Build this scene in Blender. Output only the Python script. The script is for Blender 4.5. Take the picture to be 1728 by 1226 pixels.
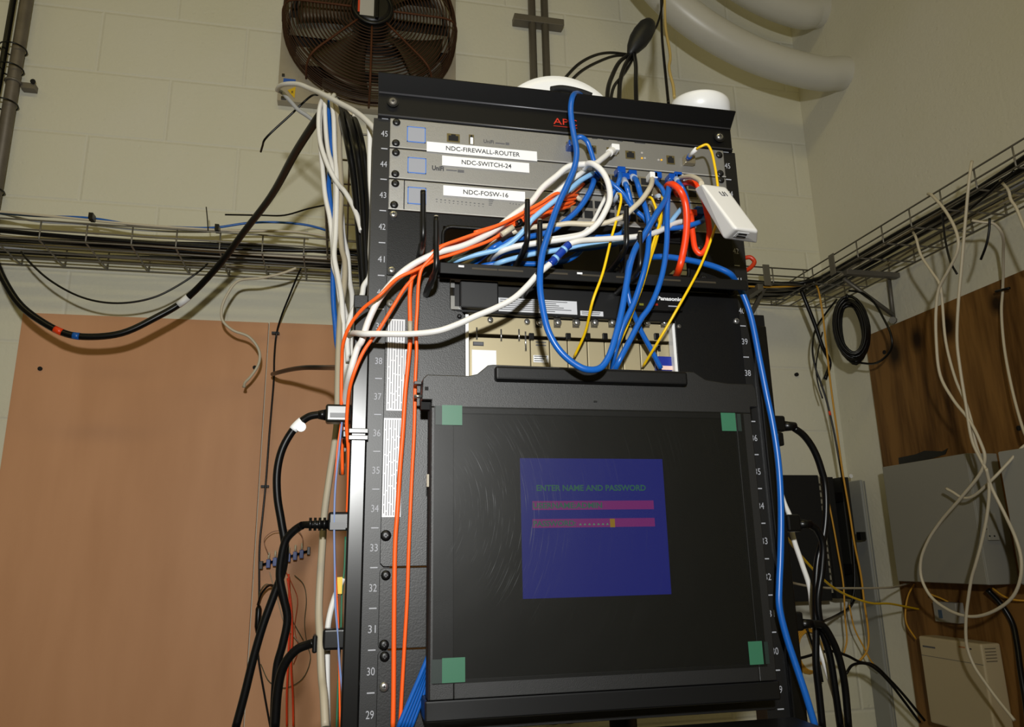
import bpy, math, random
from mathutils import Vector, Matrix
random.seed(7)
for o in list(bpy.data.objects): bpy.data.objects.remove(o)
SC = bpy.context.scene; COL = SC.collection
# ------------------------------------------------------------------ camera
F, CX, CY = 1303.566, 864.0, 594.0
CAM = Vector((-.28764, -.93251, 1.43452)); YAW, PIT, ROL = .21855, .25502, -.019657
_f = Vector((math.sin(YAW)*math.cos(PIT), math.cos(YAW)*math.cos(PIT), math.sin(PIT)))
_r0 = Vector((math.cos(YAW), -math.sin(YAW), 0)); _u0 = _r0.cross(_f)
_r = _r0*math.cos(ROL) + _u0*math.sin(ROL); _u = _u0*math.cos(ROL) - _r0*math.sin(ROL)
cd = bpy.data.cameras.new('camera'); cam = bpy.data.objects.new('camera', cd); COL.objects.link(cam)
cd.sensor_width = 36; cd.lens = F/1728*36; cd.shift_y = -19/1728; cd.clip_start = .02
cam.matrix_world = Matrix(((_r.x, _u.x, -_f.x, CAM.x), (_r.y, _u.y, -_f.y, CAM.y), (_r.z, _u.z, -_f.z, CAM.z), (0, 0, 0, 1)))
SC.camera = cam
SC.view_settings.view_transform = 'Standard'; SC.view_settings.look = 'None'
SC.view_settings.gamma = 1; SC.view_settings.use_curve_mapping = False; SC.view_settings.exposure = 0.0
# ------------------------------------------------------------------ light
w = bpy.data.worlds.new('world'); SC.world = w; w.use_nodes = True
w.node_tree.nodes['Background'].inputs[0].default_value = (.9, .85, .7, 1); w.node_tree.nodes['Background'].inputs[1].default_value = .02
def spot(name, loc, target, energy, color, size, angle, blend):
    l = bpy.data.lights.new(name, 'SPOT'); l.energy = energy; l.color = color; l.shadow_soft_size = size; l.spot_size = angle; l.spot_blend = blend
    o = bpy.data.objects.new(name, l); COL.objects.link(o); o.location = loc
    o.rotation_euler = (Vector(target)-Vector(loc)).to_track_quat('-Z', 'Y').to_euler(); return o
spot('camera_flash', (-.33, -1.35, 1.72), (-.34, .6, 2.02), 88, (.985, .99, .965), .03, math.radians(126), 1.0)
def area(name, loc, rot, sx, sy, energy, color):
    l = bpy.data.lights.new(name, 'AREA'); l.shape = 'RECTANGLE'; l.size = sx; l.size_y = sy; l.energy = energy; l.color = color
    o = bpy.data.objects.new(name, l); COL.objects.link(o); o.location = loc; o.rotation_euler = rot; return o
area('ceiling_tube_light', (-.6, -1.3, 3.85), (math.radians(20), 0, 0), 2.4, .3, 14, (1, .84, .36))
area('ceiling_tube_light', (-2.3, .1, 3.85), (0, 0, 0), .3, 1.5, 3, (1, .84, .36))

# ------------------------------------------------------------------ helpers
def px(u, v, y=None, x=None, z=None):
    d = _f + _r*((u-CX)/F) - _u*((v-CY)/F)
    t = (y-CAM.y)/d.y if y is not None else ((x-CAM.x)/d.x if x is not None else (z-CAM.z)/d.z)
    return CAM + d*t
def lin(c):
    c = c/255; return c/12.92 if c <= .04045 else ((c+.055)/1.055)**2.4
MATS = {}
def mat(name, rgb=None, rough=.5, metal=0., spec=.5, bump=0., bscale=200., var=0., vscale=6., emit=None, es=0., alpha=None, srgb=True):
    if name in MATS: return MATS[name]
    m = bpy.data.materials.new(name); MATS[name] = m; m.use_nodes = True; nt = m.node_tree; b = nt.nodes['Principled BSDF']
    c = tuple(lin(k) for k in rgb) if srgb else rgb
    b.inputs['Base Color'].default_value = (*c, 1); b.inputs['Roughness'].default_value = rough
    b.inputs['Metallic'].default_value = metal; b.inputs['Specular IOR Level'].default_value = spec
    if emit: b.inputs['Emission Color'].default_value = (*(lin(k) for k in emit), 1); b.inputs['Emission Strength'].default_value = es
    if alpha is not None: b.inputs['Alpha'].default_value = alpha
    tc = nt.nodes.new('ShaderNodeTexCoord')
    if var:
        n = nt.nodes.new('ShaderNodeTexNoise'); n.inputs['Scale'].default_value = vscale; n.inputs['Detail'].default_value = 6
        nt.links.new(tc.outputs['Object'], n.inputs['Vector'])
        mx = nt.nodes.new('ShaderNodeMix'); mx.data_type = 'RGBA'
        mx.inputs[6].default_value = (*(k*(1-var) for k in c), 1); mx.inputs[7].default_value = (*(min(1, k*(1+var)) for k in c), 1)
        nt.links.new(n.outputs[0], mx.inputs[0]); nt.links.new(mx.outputs[2], b.inputs['Base Color'])
    if bump:
        n = nt.nodes.new('ShaderNodeTexNoise'); n.inputs['Scale'].default_value = bscale; n.inputs['Detail'].default_value = 3
        nt.links.new(tc.outputs['Object'], n.inputs['Vector'])
        bp = nt.nodes.new('ShaderNodeBump'); bp.inputs['Strength'].default_value = bump; bp.inputs['Distance'].default_value = .002
        nt.links.new(n.outputs[0], bp.inputs['Height']); nt.links.new(bp.outputs[0], b.inputs['Normal'])
    return m
ORG = {}
class MB:
    def __init__(s): s.v = []; s.f = []; s.sm = []
    def add(s, vs, fs, smooth=False):
        n = len(s.v); s.v += [Vector(p) for p in vs]; s.f += [tuple(i+n for i in f) for f in fs]; s.sm += [smooth]*len(fs); return s
    def hexa(s, a, b):   # a: 4 corners loop, b: matching 4 corners
        return s.add(list(a)+list(b), [(0, 1, 2, 3), (7, 6, 5, 4), (0, 4, 5, 1), (1, 5, 6, 2), (2, 6, 7, 3), (3, 7, 4, 0)])
    def box(s, x0, x1, y0, y1, z0, z1):
        return s.hexa([(x0, y0, z0), (x1, y0, z0), (x1, y0, z1), (x0, y0, z1)], [(x0, y1, z0), (x1, y1, z0), (x1, y1, z1), (x0, y1, z1)])
    def obox(s, c, X, Y, Z, hx, hy, hz):
        c = Vector(c); X, Y, Z = X*hx, Y*hy, Z*hz
        return s.hexa([c-X-Y-Z, c+X-Y-Z, c+X-Y+Z, c-X-Y+Z], [c-X+Y-Z, c+X+Y-Z, c+X+Y+Z, c-X+Y+Z])
    def tube(s, pts, r, seg=8, closed=False, caps=True):
        pts = [Vector(p) for p in pts]; n = len(pts); rr = r if isinstance(r, (list, tuple)) else [r]*n
        T = []
        for i in range(n):
            a = pts[(i-1) % n] if closed or i > 0 else pts[i]; b = pts[(i+1) % n] if closed or i < n-1 else pts[i]
            t = (b-a); T.append(t.normalized() if t.length > 1e-9 else Vector((0, 0, 1)))
        N = T[0].orthogonal().normalized(); vs = []
        for i in range(n):
            if i: 
                q = T[i-1].rotation_difference(T[i]); N = q @ N; N = (N - T[i]*N.dot(T[i])).normalized()
            B = T[i].cross(N)
            for k in range(seg):
                a = 2*math.pi*k/seg; vs.append(pts[i] + (N*math.cos(a)+B*math.sin(a))*rr[i])
        fs = []; m = n if closed else n-1
        for i in range(m):
            j = (i+1) % n
            for k in range(seg): fs.append((i*seg+k, i*seg+(k+1) % seg, j*seg+(k+1) % seg, j*seg+k))
        s.add(vs, fs, True)
        if caps and not closed:
            o = len(s.v)-len(vs); s.f += [tuple(o+k for k in reversed(range(seg))), tuple(o+(n-1)*seg+k for k in range(seg))]; s.sm += [False, False]
        return s
    def cyl(s, p0, p1, r, seg=16, r2=None): return s.tube([p0, p1], [r, r if r2 is None else r2], seg)
    def ring(s, c, A, B, R, r, n=48, seg=6):
        c = Vector(c); return s.tube([c+A*(R*math.cos(2*math.pi*k/n))+B*(R*math.sin(2*math.pi*k/n)) for k in range(n)], r, seg, closed=True)
    def lathe(s, c, A, prof, seg=40):   # prof: list of (radius, height along A)
        c = Vector(c); A = Vector(A).normalized(); N = A.orthogonal().normalized(); B = A.cross(N); vs = []; fs = []
        for (R, h) in prof:
            for k in range(seg):
                a = 2*math.pi*k/seg; vs.append(c + A*h + (N*math.cos(a)+B*math.sin(a))*R)
        for i in range(len(prof)-1):
            for k in range(seg): fs.append((i*seg+k, i*seg+(k+1) % seg, (i+1)*seg+(k+1) % seg, (i+1)*seg+k))
        s.add(vs, fs, True); o = len(s.v)-len(vs)
        s.f += [tuple(o+k for k in reversed(range(seg))), tuple(o+(len(prof)-1)*seg+k for k in range(seg))]; s.sm += [False, False]
        return s
    def prism(s, poly, y0, y1):   # poly: list of (x,z), counter-clockwise, extruded in y
        n = len(poly); vs = [(x, y0, z) for x, z in poly]+[(x, y1, z) for x, z in poly]
        return s.add(vs, [tuple(range(n)), tuple(reversed(range(n, 2*n)))]+[(i, i+n, (i+1) % n+n, (i+1) % n) for i in range(n)])
    def text(s, t, x0, x1, z0, z1, y, bold=0., place=None):
        c = bpy.data.curves.new('t', 'FONT'); c.body = t; c.resolution_u = 3; c.offset = bold; o = bpy.data.objects.new('t', c); COL.objects.link(o)
        bpy.context.view_layer.update()
        me = bpy.data.meshes.new_from_object(o.evaluated_get(bpy.context.evaluated_depsgraph_get()))
        bpy.data.objects.remove(o); bpy.data.curves.remove(c)
        P = [v.co.copy() for v in me.vertices]; ax = min(p.x for p in P); bx = max(p.x for p in P); az = min(p.y for p in P); bz = max(p.y for p in P)
        g = []
        for p in P:
            a, b = (p.x-ax)/(bx-ax), (p.y-az)/(bz-az)
            g.append(place(a, b) if place else (x0+a*(x1-x0), y, z0+b*(z1-z0)))
        s.add(g, [tuple(f.vertices) for f in me.polygons]); bpy.data.meshes.remove(me); return s
    def build(s, name, m, parent=None, bevel=0., seg=2):
        me = bpy.data.meshes.new(name); n = len(s.v)
        lo = Vector((min(p.x for p in s.v), min(p.y for p in s.v), min(p.z for p in s.v))); hi = Vector((max(p.x for p in s.v), max(p.y for p in s.v), max(p.z for p in s.v)))
        org = Vector(((lo.x+hi.x)/2, (lo.y+hi.y)/2, lo.z))
        me.from_pydata([p-org for p in s.v], [], s.f); me.polygons.foreach_set('use_smooth', s.sm); me.validate()
        o = bpy.data.objects.new(name, me); COL.objects.link(o); me.materials.append(m)
        if parent: o.parent = parent; o.location = org-ORG[parent.name]
        else: o.location = org
        ORG[o.name] = org
        if bevel:
            b = o.modifiers.new('bevel', 'BEVEL'); b.width = bevel; b.segments = seg; b.limit_method = 'ANGLE'; b.angle_limit = .6
        return o
def tag(o, label, cat, group=None, kind=None):
    o['label'] = label
    o['category'] = cat
    if group: o['group'] = group
    if kind: o['kind'] = kind
    return o
def thing(name, loc, label, cat, group=None):
    o = bpy.data.objects.new(name, None); COL.objects.link(o); o.location = loc; o.empty_display_size = .05; ORG[o.name] = Vector(loc)
    return tag(o, label, cat, group)
def struct(name, mb, m, bevel=0): o = mb.build(name, m, None, bevel); o['kind'] = 'structure'; return o
def smooth(P, sub=6):
    if len(P) < 3: return P
    out = []; n = len(P)
    for i in range(n-1):
        p1, p2 = P[i], P[i+1]; p0 = P[i-1] if i else p1*2-p2; p3 = P[i+2] if i+2 < n else p2*2-p1
        t01 = max((p1-p0).length, 1e-4)**.5; t12 = max((p2-p1).length, 1e-4)**.5; t23 = max((p3-p2).length, 1e-4)**.5
        m1 = (p2-p1+((p1-p0)/t01-(p2-p0)/(t01+t12))*t12); m2 = (p2-p1+((p3-p2)/t23-(p3-p1)/(t12+t23))*t12)
        for k in range(sub):
            t = k/sub; t2 = t*t; t3 = t2*t
            out.append(p1*(2*t3-3*t2+1)+m1*(t3-2*t2+t)+p2*(-2*t3+3*t2)+m2*(t3-t2))
    out.append(P[-1]); return out
def trace(pts, ax='y'):   # (u,v) or (u,v,depth); missing depths are interpolated
    D = [p[2] if len(p) > 2 else None for p in pts]; idx = [i for i, d in enumerate(D) if d is not None]
    for i in range(len(D)):
        if D[i] is None:
            a = max([k for k in idx if k < i], default=None); b = min([k for k in idx if k > i], default=None)
            if a is None: D[i] = D[b]
            elif b is None: D[i] = D[a]
            else: D[i] = D[a]+(D[b]-D[a])*(i-a)/(b-a)
    return [px(p[0], p[1], **{ax: d}) for p, d in zip(pts, D)]
def cable(name, label, cat, pts, r, m, group=None, ax='y', world=False, sub=6, seg=8, parent=None):
    P = [Vector(p) for p in pts] if world else trace(pts, ax)
    S = smooth(P, sub); o = MB().tube(S, r, seg).build(name, m, parent)
    if parent is None: tag(o, label, cat, group)
    o['_n'] = 0; del o['_n']
    return o, S
def along(S, a, b):   # stretch of a smoothed path between fractions a..b
    n = len(S)-1; i0, i1 = int(a*n), max(int(a*n)+1, int(b*n)); return S[i0:i1+1]
def plug(parent, p, d, m, w=.0058, l=.011, name='plug'):   # small rj45 plug body, p front centre, d direction out
    d = Vector(d).normalized(); X = Vector((1, 0, 0)) if abs(d.x) < .9 else Vector((0, 1, 0)); Z = d.cross(X).normalized(); X = Z.cross(d)
    return MB().obox(Vector(p)+d*l*.3, X, d, Z, w, l, w*.8).build(name, m, parent, .001)

S = .04445
def zu(k): return 2.0-k*S
# ------------------------------------------------------------------ materials
def wall_mat(name, ox, oz, axis, strength, base):
    m = bpy.data.materials.new(name); m.use_nodes = True; nt = m.node_tree; b = nt.nodes['Principled BSDF']; L = nt.links.new
    g = nt.nodes.new('ShaderNodeNewGeometry'); sp = nt.nodes.new('ShaderNodeSeparateXYZ'); L(g.outputs['Position'], sp.inputs[0])
    a1 = nt.nodes.new('ShaderNodeMath'); a1.inputs[1].default_value = -ox; L(sp.outputs[axis], a1.inputs[0])
    a2 = nt.nodes.new('ShaderNodeMath'); a2.inputs[1].default_value = -oz; L(sp.outputs[2], a2.inputs[0])
    cb = nt.nodes.new('ShaderNodeCombineXYZ'); L(a1.outputs[0], cb.inputs[0]); L(a2.outputs[0], cb.inputs[1])
    br = nt.nodes.new('ShaderNodeTexBrick'); L(cb.outputs[0], br.inputs['Vector']); br.inputs['Scale'].default_value = 1
    br.inputs['Brick Width'].default_value = .4064; br.inputs['Row Height'].default_value = .2032; br.inputs['Mortar Size'].default_value = .0075
    br.inputs['Mortar Smooth'].default_value = 1; br.offset = .5
    n1 = nt.nodes.new('ShaderNodeTexNoise'); n1.inputs['Scale'].default_value = 2.2; n1.inputs['Detail'].default_value = 5; L(g.outputs['Position'], n1.inputs['Vector'])
    n2 = nt.nodes.new('ShaderNodeTexNoise'); n2.inputs['Scale'].default_value = 90; n2.inputs['Detail'].default_value = 4; L(g.outputs['Position'], n2.inputs['Vector'])
    v = nt.nodes.new('ShaderNodeTexVoronoi'); v.inputs['Scale'].default_value = 26; L(g.outputs['Position'], v.inputs['Vector'])
    pit = nt.nodes.new('ShaderNodeMapRange'); pit.inputs[1].default_value = .06; pit.inputs[2].default_value = .14; L(v.outputs['Distance'], pit.inputs[0])
    mx = nt.nodes.new('ShaderNodeMix'); mx.data_type = 'RGBA'; mx.inputs[6].default_value = (*(k*.90 for k in base[:2]), base[2]*.74, 1); mx.inputs[7].default_value = (*base, 1)
    L(n1.outputs[0], mx.inputs[0])
    mo = nt.nodes.new('ShaderNodeMix'); mo.data_type = 'RGBA'; mo.inputs[7].default_value = (*(min(.8, k*1.03) for k in base), 1); L(mx.outputs[2], mo.inputs[6])
    f = nt.nodes.new('ShaderNodeMath'); f.operation = 'MULTIPLY'; f.inputs[1].default_value = strength*.5; L(br.outputs['Fac'], f.inputs[0]); L(f.outputs[0], mo.inputs[0])
    L(mo.outputs[2], b.inputs['Base Color']); b.inputs['Roughness'].default_value = .6; b.inputs['Specular IOR Level'].default_value = .3
    h = nt.nodes.new('ShaderNodeMath'); h.operation = 'MULTIPLY'; h.inputs[1].default_value = -strength; L(br.outputs['Fac'], h.inputs[0])
    h2 = nt.nodes.new('ShaderNodeMath'); h2.operation = 'MULTIPLY_ADD'; h2.inputs[1].default_value = .25; L(n2.outputs[0], h2.inputs[0]); L(h.outputs[0], h2.inputs[2])
    h3 = nt.nodes.new('ShaderNodeMath'); h3.operation = 'MULTIPLY_ADD'; h3.inputs[1].default_value = .12; L(pit.outputs[0], h3.inputs[0]); L(h2.outputs[0], h3.inputs[2])
    bp = nt.nodes.new('ShaderNodeBump'); bp.inputs['Strength'].default_value = 1; bp.inputs['Distance'].default_value = .004
    L(h3.outputs[0], bp.inputs['Height']); L(bp.outputs[0], b.inputs['Normal']); return m
def wood_mat(name, c1, c2, stretch, knots=None, rough=.55, dist=3., axis=0):
    m = bpy.data.materials.new(name); m.use_nodes = True; nt = m.node_tree; b = nt.nodes['Principled BSDF']; L = nt.links.new
    g = nt.nodes.new('ShaderNodeNewGeometry'); mp = nt.nodes.new('ShaderNodeMapping'); mp.inputs['Scale'].default_value = stretch; L(g.outputs['Position'], mp.inputs[0])
    n = nt.nodes.new('ShaderNodeTexNoise'); n.inputs['Scale'].default_value = 1; n.inputs['Detail'].default_value = 4; n.inputs['Distortion'].default_value = dist*.2; L(mp.outputs[0], n.inputs['Vector'])
    n3 = nt.nodes.new('ShaderNodeTexNoise'); n3.inputs['Scale'].default_value = 6; n3.inputs['Detail'].default_value = 5; L(mp.outputs[0], n3.inputs['Vector'])
    mx = nt.nodes.new('ShaderNodeMath'); mx.operation = 'MULTIPLY_ADD'; mx.inputs[1].default_value = .35; L(n3.outputs[0], mx.inputs[0]); L(n.outputs[0], mx.inputs[2])
    val = mx.outputs[0]
    cr = nt.nodes.new('ShaderNodeValToRGB'); L(val, cr.inputs[0]); e = cr.color_ramp.elements
    e[0].position = .50; e[0].color = (*c2, 1); e[1].position = .78; e[1].color = (*c1, 1)
    out = cr.outputs[0]
    if knots:
        for (ky, kz, kr) in knots:
            ds = nt.nodes.new('ShaderNodeVectorMath'); ds.operation = 'SUBTRACT'; ds.inputs[1].default_value = (1.25, ky, kz); L(g.outputs['Position'], ds.inputs[0])
            sc = nt.nodes.new('ShaderNodeVectorMath'); sc.operation = 'MULTIPLY'; sc.inputs[1].default_value = (0, 1, .7); L(ds.outputs[0], sc.inputs[0])
            ln = nt.nodes.new('ShaderNodeVectorMath'); ln.operation = 'LENGTH'; L(sc.outputs[0], ln.inputs[0])
            mr = nt.nodes.new('ShaderNodeMapRange'); mr.inputs[1].default_value = kr*.4; mr.inputs[2].default_value = kr*1.4; L(ln.outputs['Value'], mr.inputs[0])
            mm = nt.nodes.new('ShaderNodeMix'); mm.data_type = 'RGBA'; mm.inputs[6].default_value = (*(k*.25 for k in c2), 1); L(mr.outputs[0], mm.inputs[0]); L(out, mm.inputs[7]); out = mm.outputs[2]
    L(out, b.inputs['Base Color']); b.inputs['Roughness'].default_value = rough; b.inputs['Specular IOR Level'].default_value = .25; return m
M_wallb = wall_mat('painted_block_back', -1.0228-20*.4064, 3.0077-20*.2032, 0, .5, (.74, .72, .65))
M_wallr = wall_mat('painted_block_right', .85-20*.4064, 3.0077-20*.2032, 1, .035, (.74, .715, .66))
M_black = mat('black_powder_coat', (7, 7, 8), .42, spec=.35, bump=.1, bscale=900)
M_blk2 = mat('black_plastic', (11, 11, 12), .38)
M_rail = mat('rack_black_steel', (8, 8, 9), .45, spec=.6, bump=.05, bscale=900)
M_plate = mat('bracket_steel', (8, 8, 9), .46, spec=.7, bump=.12, bscale=700)
M_hole = mat('dark_hole', (5, 5, 6), .8)
M_silver = mat('silver_anodised_face', (158, 157, 155), .45, metal=.75, bump=.15, bscale=1200)
M_steel = mat('zinc_steel', (190, 190, 188), .25, metal=.9)
M_wire = mat('galvanised_wire', (128, 124, 116), .45, metal=.6, var=.2, vscale=30)
M_white = mat('white_cable_jacket', (226, 224, 220), .4)
M_white2 = mat('ivory_cable_jacket', (200, 190, 168), .45)
M_beige = mat('beige_cable_jacket', (168, 158, 138), .5)
M_grey = mat('grey_cable_jacket', (170, 172, 176), .5)
M_blue = mat('blue_cable_jacket', (20, 92, 180), .32)
M_lblue = mat('light_blue_cable_jacket', (140, 190, 235), .4)
M_orange = mat('orange_fiber_jacket', (255, 100, 30), .45)
M_red = mat('red_orange_cable_jacket', (240, 66, 20), .35)
M_yel = mat('yellow_fiber_jacket', (240, 195, 10), .4)
M_yelold = mat('old_yellow_fiber_jacket', (205, 150, 40), .5)
M_bcab = mat('black_cable_jacket', (9, 9, 10), .32, spec=.35)
M_label = mat('white_label_paper', (232, 233, 235), .6)
M_ink = mat('label_ink', (45, 45, 50), .6)
M_mid = mat('grey_print', (70, 70, 74), .6)
M_inkl = mat('faint_grey_print', (88, 88, 92), .6)
M_wp = mat('white_plastic', (232, 232, 232), .35)
M_print = mat('rail_white_print', (168, 170, 178), .6)
M_plug = mat('translucent_blue_plug', (10, 70, 160), .25)
M_clear = mat('clear_plug', (170, 180, 195), .2)
M_tan = mat('tan_card_plate', (172, 160, 128), .42, metal=.35)
# ------------------------------------------------------------------ room
struct('wall_back', MB().box(-3.2, 1.263, 1.23, 1.33, 0, 4), M_wallb)
struct('wall_right', MB().box(1.263, 1.363, -2.6, 1.33, 0, 4), M_wallr)
M_plain = mat('plain_wall_paint', (205, 200, 188), .7)
struct('wall_left', MB().box(-3.3, -3.2, -2.6, 1.33, 0, 4), M_plain)
struct('wall_front', MB().box(-3.3, 1.363, -2.7, -2.6, 0, 4), M_plain)
struct('ceiling', MB().box(-3.3, 1.363, -2.7, 1.33, 4, 4.1), mat('ceiling_grey', (150, 146, 138), .8))
struct('floor', MB().box(-3.3, 1.363, -2.7, 1.33, -.1, 0), mat('concrete_floor', (120, 116, 108), .7, var=.15))
# plywood
M_ply = wood_mat('pink_plywood', (.65, .345, .19), (.55, .28, .145), (2.5, 2.5, .5), rough=.5)
M_pine = wood_mat('stained_pine_plywood', (.235, .115, .030), (.075, .030, .005), (1, 13, 1.3),
                  knots=[(.72, 1.99, .028), (.835, 1.985, .024), (.93, 1.97, .03), (.56, 2.0, .02)], dist=5)
o = MB().box(-1.1155, -.5010, 1.217, 1.2299, .86, 2.068).build('plywood_board', M_ply, None, .001)
tag(o, 'wide pinkish plywood board screwed to the block wall at far left', 'board')
for (u, v) in ((68, 622), (430, 620)):
    p = px(u, v, y=1.217); MB().cyl(p, p+Vector((0, -.004, 0)), .0055, 12).build('screw', M_hole, o)
o = MB().box(-.4980, .115, 1.216, 1.2299, .86, 2.069).build('plywood_board', M_ply, None, .001)
tag(o, 'pinkish plywood board behind the rack, right of the seam with the black line', 'board')
M_fleck = mat('pale_fleck', (225, 205, 180), .6)
o = MB().box(1.250, 1.2629, -.6, 1.045, .8, 2.052).build('plywood_board', M_pine, None, .001)
tag(o, 'dark brown knotty pine plywood board on the right wall', 'board')
for (u, v) in ((1493, 594), (1720, 722)):
    p = px(u, v, x=1.250); MB().cyl(p, p+Vector((-.003, 0, 0)), .006, 12).build('screw', M_hole, o)

# ------------------------------------------------------------------ exhaust fan
fan = thing('exhaust_fan', (-.247, 1.21, 2.75), 'rusty round exhaust fan in wire guard high on the back wall', 'fan')
fc = Vector((-.247, 0, 3.022)); AX, AZ = Vector((1, 0, 0)), Vector((0, 0, 1))
# mounting plate as four borders and corners around a round hole
R0 = .252; mp_ = MB(); N = 48; ring = []; outer = []
for k in range(N):
    a = 2*math.pi*k/N+math.pi/4; c_, s_ = math.cos(a), math.sin(a); q = .268/max(abs(c_), abs(s_)); ring.append((fc.x+R0*c_, fc.z+R0*s_)); outer.append((fc.x+q*c_, fc.z+q*s_*1.0))
vs = []
for (x, z), (X, Z) in zip(ring, outer): vs += [(x, 1.20, z), (X, 1.20, Z), (X, 1.2295, Z), (x, 1.2295, z)]
mp_.add(vs, [f for k in range(N) for f in [tuple((4*k+i) % (4*N) for i in (0, 4, 5, 1)), tuple((4*k+i) % (4*N) for i in (1, 5, 6, 2)), tuple((4*k+i) % (4*N) for i in (3, 7, 4, 0))]])
mp_.build('mounting_plate', mat('dusty_galvanised_plate', (168, 160, 146), .5, metal=.3, var=.25, vscale=12), fan)
MB().lathe((fc.x, 1.226, fc.z), (0, -1, 0), [(.252, 0), (.252, .0008)]).build('duct_opening', mat('duct_dark', (30, 24, 18), .8), fan)
M_louv = mat('grey_louver', (150, 146, 134), .45, metal=.4, var=.25, vscale=15)
for i in range(5):
    z = fc.z-.2+i*.1; hw = math.sqrt(max(.0, .245**2-(z-fc.z)**2))
    MB().hexa([(fc.x-hw, 1.205, z-.036), (fc.x+hw, 1.205, z-.036), (fc.x+hw, 1.219, z+.036), (fc.x-hw, 1.219, z+.036)],
              [(fc.x-hw, 1.207, z-.036), (fc.x+hw, 1.207, z-.036), (fc.x+hw, 1.221, z+.036), (fc.x-hw, 1.221, z+.036)]).build('louver', M_louv, fan)
M_blade = mat('dusty_fan_blade', (72, 60, 42), .5, metal=.5, var=.4, vscale=10)
for k in range(4):
    a0 = math.radians(62+90*k); P = []; n1, n2 = 8, 6
    for i in range(n1+1):
        r_ = .05+(.225-.05)*i/n1
        for j in range(n2+1):
            wd = (.32+.30*i/n1); t = j/n2-.5; a = a0+t*wd*1.6
            P.append((fc.x+r_*math.cos(a), 1.165+t*.05, fc.z+r_*math.sin(a)))
    fs = [(i*(n2+1)+j, i*(n2+1)+j+1, (i+1)*(n2+1)+j+1, (i+1)*(n2+1)+j) for i in range(n1) for j in range(n2)]
    b = MB().add(P, fs, True).build('blade', M_blade, fan); sm_ = b.modifiers.new('s', 'SOLIDIFY'); sm_.thickness = .002
M_rust = mat('rusty_guard_wire', (62, 36, 14), .7, metal=.25, var=.5, vscale=25)
g = MB()
for i in range(19):
    R = .064+i*.0101; g.ring((fc.x, 1.09+.012*(i/18)**3, fc.z), AX, AZ, R, .0019, 56, 5)
for i, (R, y) in enumerate(((.250, 1.103), (.254, 1.112), (.257, 1.121), (.259, 1.13), (.261, 1.139), (.262, 1.148), (.263, 1.157), (.264, 1.166), (.265, 1.175), (.265, 1.184))):
    g.ring((fc.x, y, fc.z), AX, AZ, R, .0017, 56, 5)
g.build('wire_guard', M_rust, fan)
for k in range(8):
    a = math.radians(270+45*k); d = AX*math.cos(a)+AZ*math.sin(a); c = Vector((fc.x, 0, fc.z))
    MB().tube(smooth([c+d*.055+Vector((0, 1.086, 0)), c+d*.15+Vector((0, 1.087, 0)), c+d*.235+Vector((0, 1.093, 0)), c+d*.258+Vector((0, 1.125, 0)), c+d*.266+Vector((0, 1.195, 0))], 4), .0034, 6).build('guard_spoke', mat('rust_spoke', (84, 44, 14), .7, metal=.2, var=.4, vscale=30), fan)
MB().lathe((fc.x, 1.16, fc.z), (0, -1, 0), [(.058, 0), (.058, .06), (.056, .085), (.045, .092)]).build('motor', M_blk2, fan)
MB().ring((fc.x, 1.078, fc.z), AX, AZ, .056, .006, 40, 8).build('motor_ring', M_blk2, fan)
MB().box(fc.x-.037, fc.x+.004, 1.0665, 1.0675, fc.z-.04, fc.z+.04).build('motor_label', mat('motor_label_grey', (190, 188, 184), .5), fan)
MB().box(fc.x-.043, fc.x-.037, 1.0665, 1.0675, fc.z-.03, fc.z+.03).build('label_stripe', mat('label_orange', (220, 70, 30), .5), fan)
MB().box(fc.x+.008, fc.x+.018, 1.055, 1.0675, fc.z-.05, fc.z+.05).build('motor_cable', M_bcab, fan, .002)
# stickers low on the plate
a = px(478, 140, y=1.199); b = px(499, 132, y=1.199)
MB().box(a.x, b.x, 1.198, 1.1995, a.z, a.z+.016).build('sticker', mat('sticker_blue', (20, 90, 190), .4), fan)
p = [px(485, 152, y=1.198), px(499, 146, y=1.198), px(497, 166, y=1.198)]
MB().add(p, [(0, 2, 1)]).build('warning_sticker', mat('sticker_yellow', (225, 185, 20), .4), fan)
MB().text('x', 0, 0, 0, 0, 0, place=lambda a, b: px(491+a*4, 157-b*4, y=1.1965)).build('sticker_mark', M_ink, fan)
a = px(476, 168, y=1.199); MB().box(a.x-.003, a.x+.012, 1.195, 1.2, a.z, a.z+.01).build('bolt', M_blk2, fan, .001)
a = px(478, 129, y=1.199); MB().box(a.x-.004, a.x+.004, 1.195, 1.2, a.z, a.z+.008).build('bolt', M_blk2, fan, .001)

# ------------------------------------------------------------------ conduits, pipes, ducts
M_cond = mat('grey_conduit', (118, 112, 102), .5, metal=.5, var=.15, vscale=20)
for x, lab in ((.278, 'grey steel conduit on back wall, left one of the pair behind the rack top'), (.322, 'grey steel conduit on back wall, right one of the pair behind the rack top')):
    o = MB().tube([(x, 1.205, 1.0), (x, 1.205, 4.0)], .0125, 14).build('conduit', M_cond); tag(o, lab, 'conduit', None)
o = MB().box(.215, .385, 1.192, 1.2299, 3.135, 3.160).build('strut_channel', M_cond, None, .002); tag(o, 'short grey strut channel crossing the two conduits', 'bracket')
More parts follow.
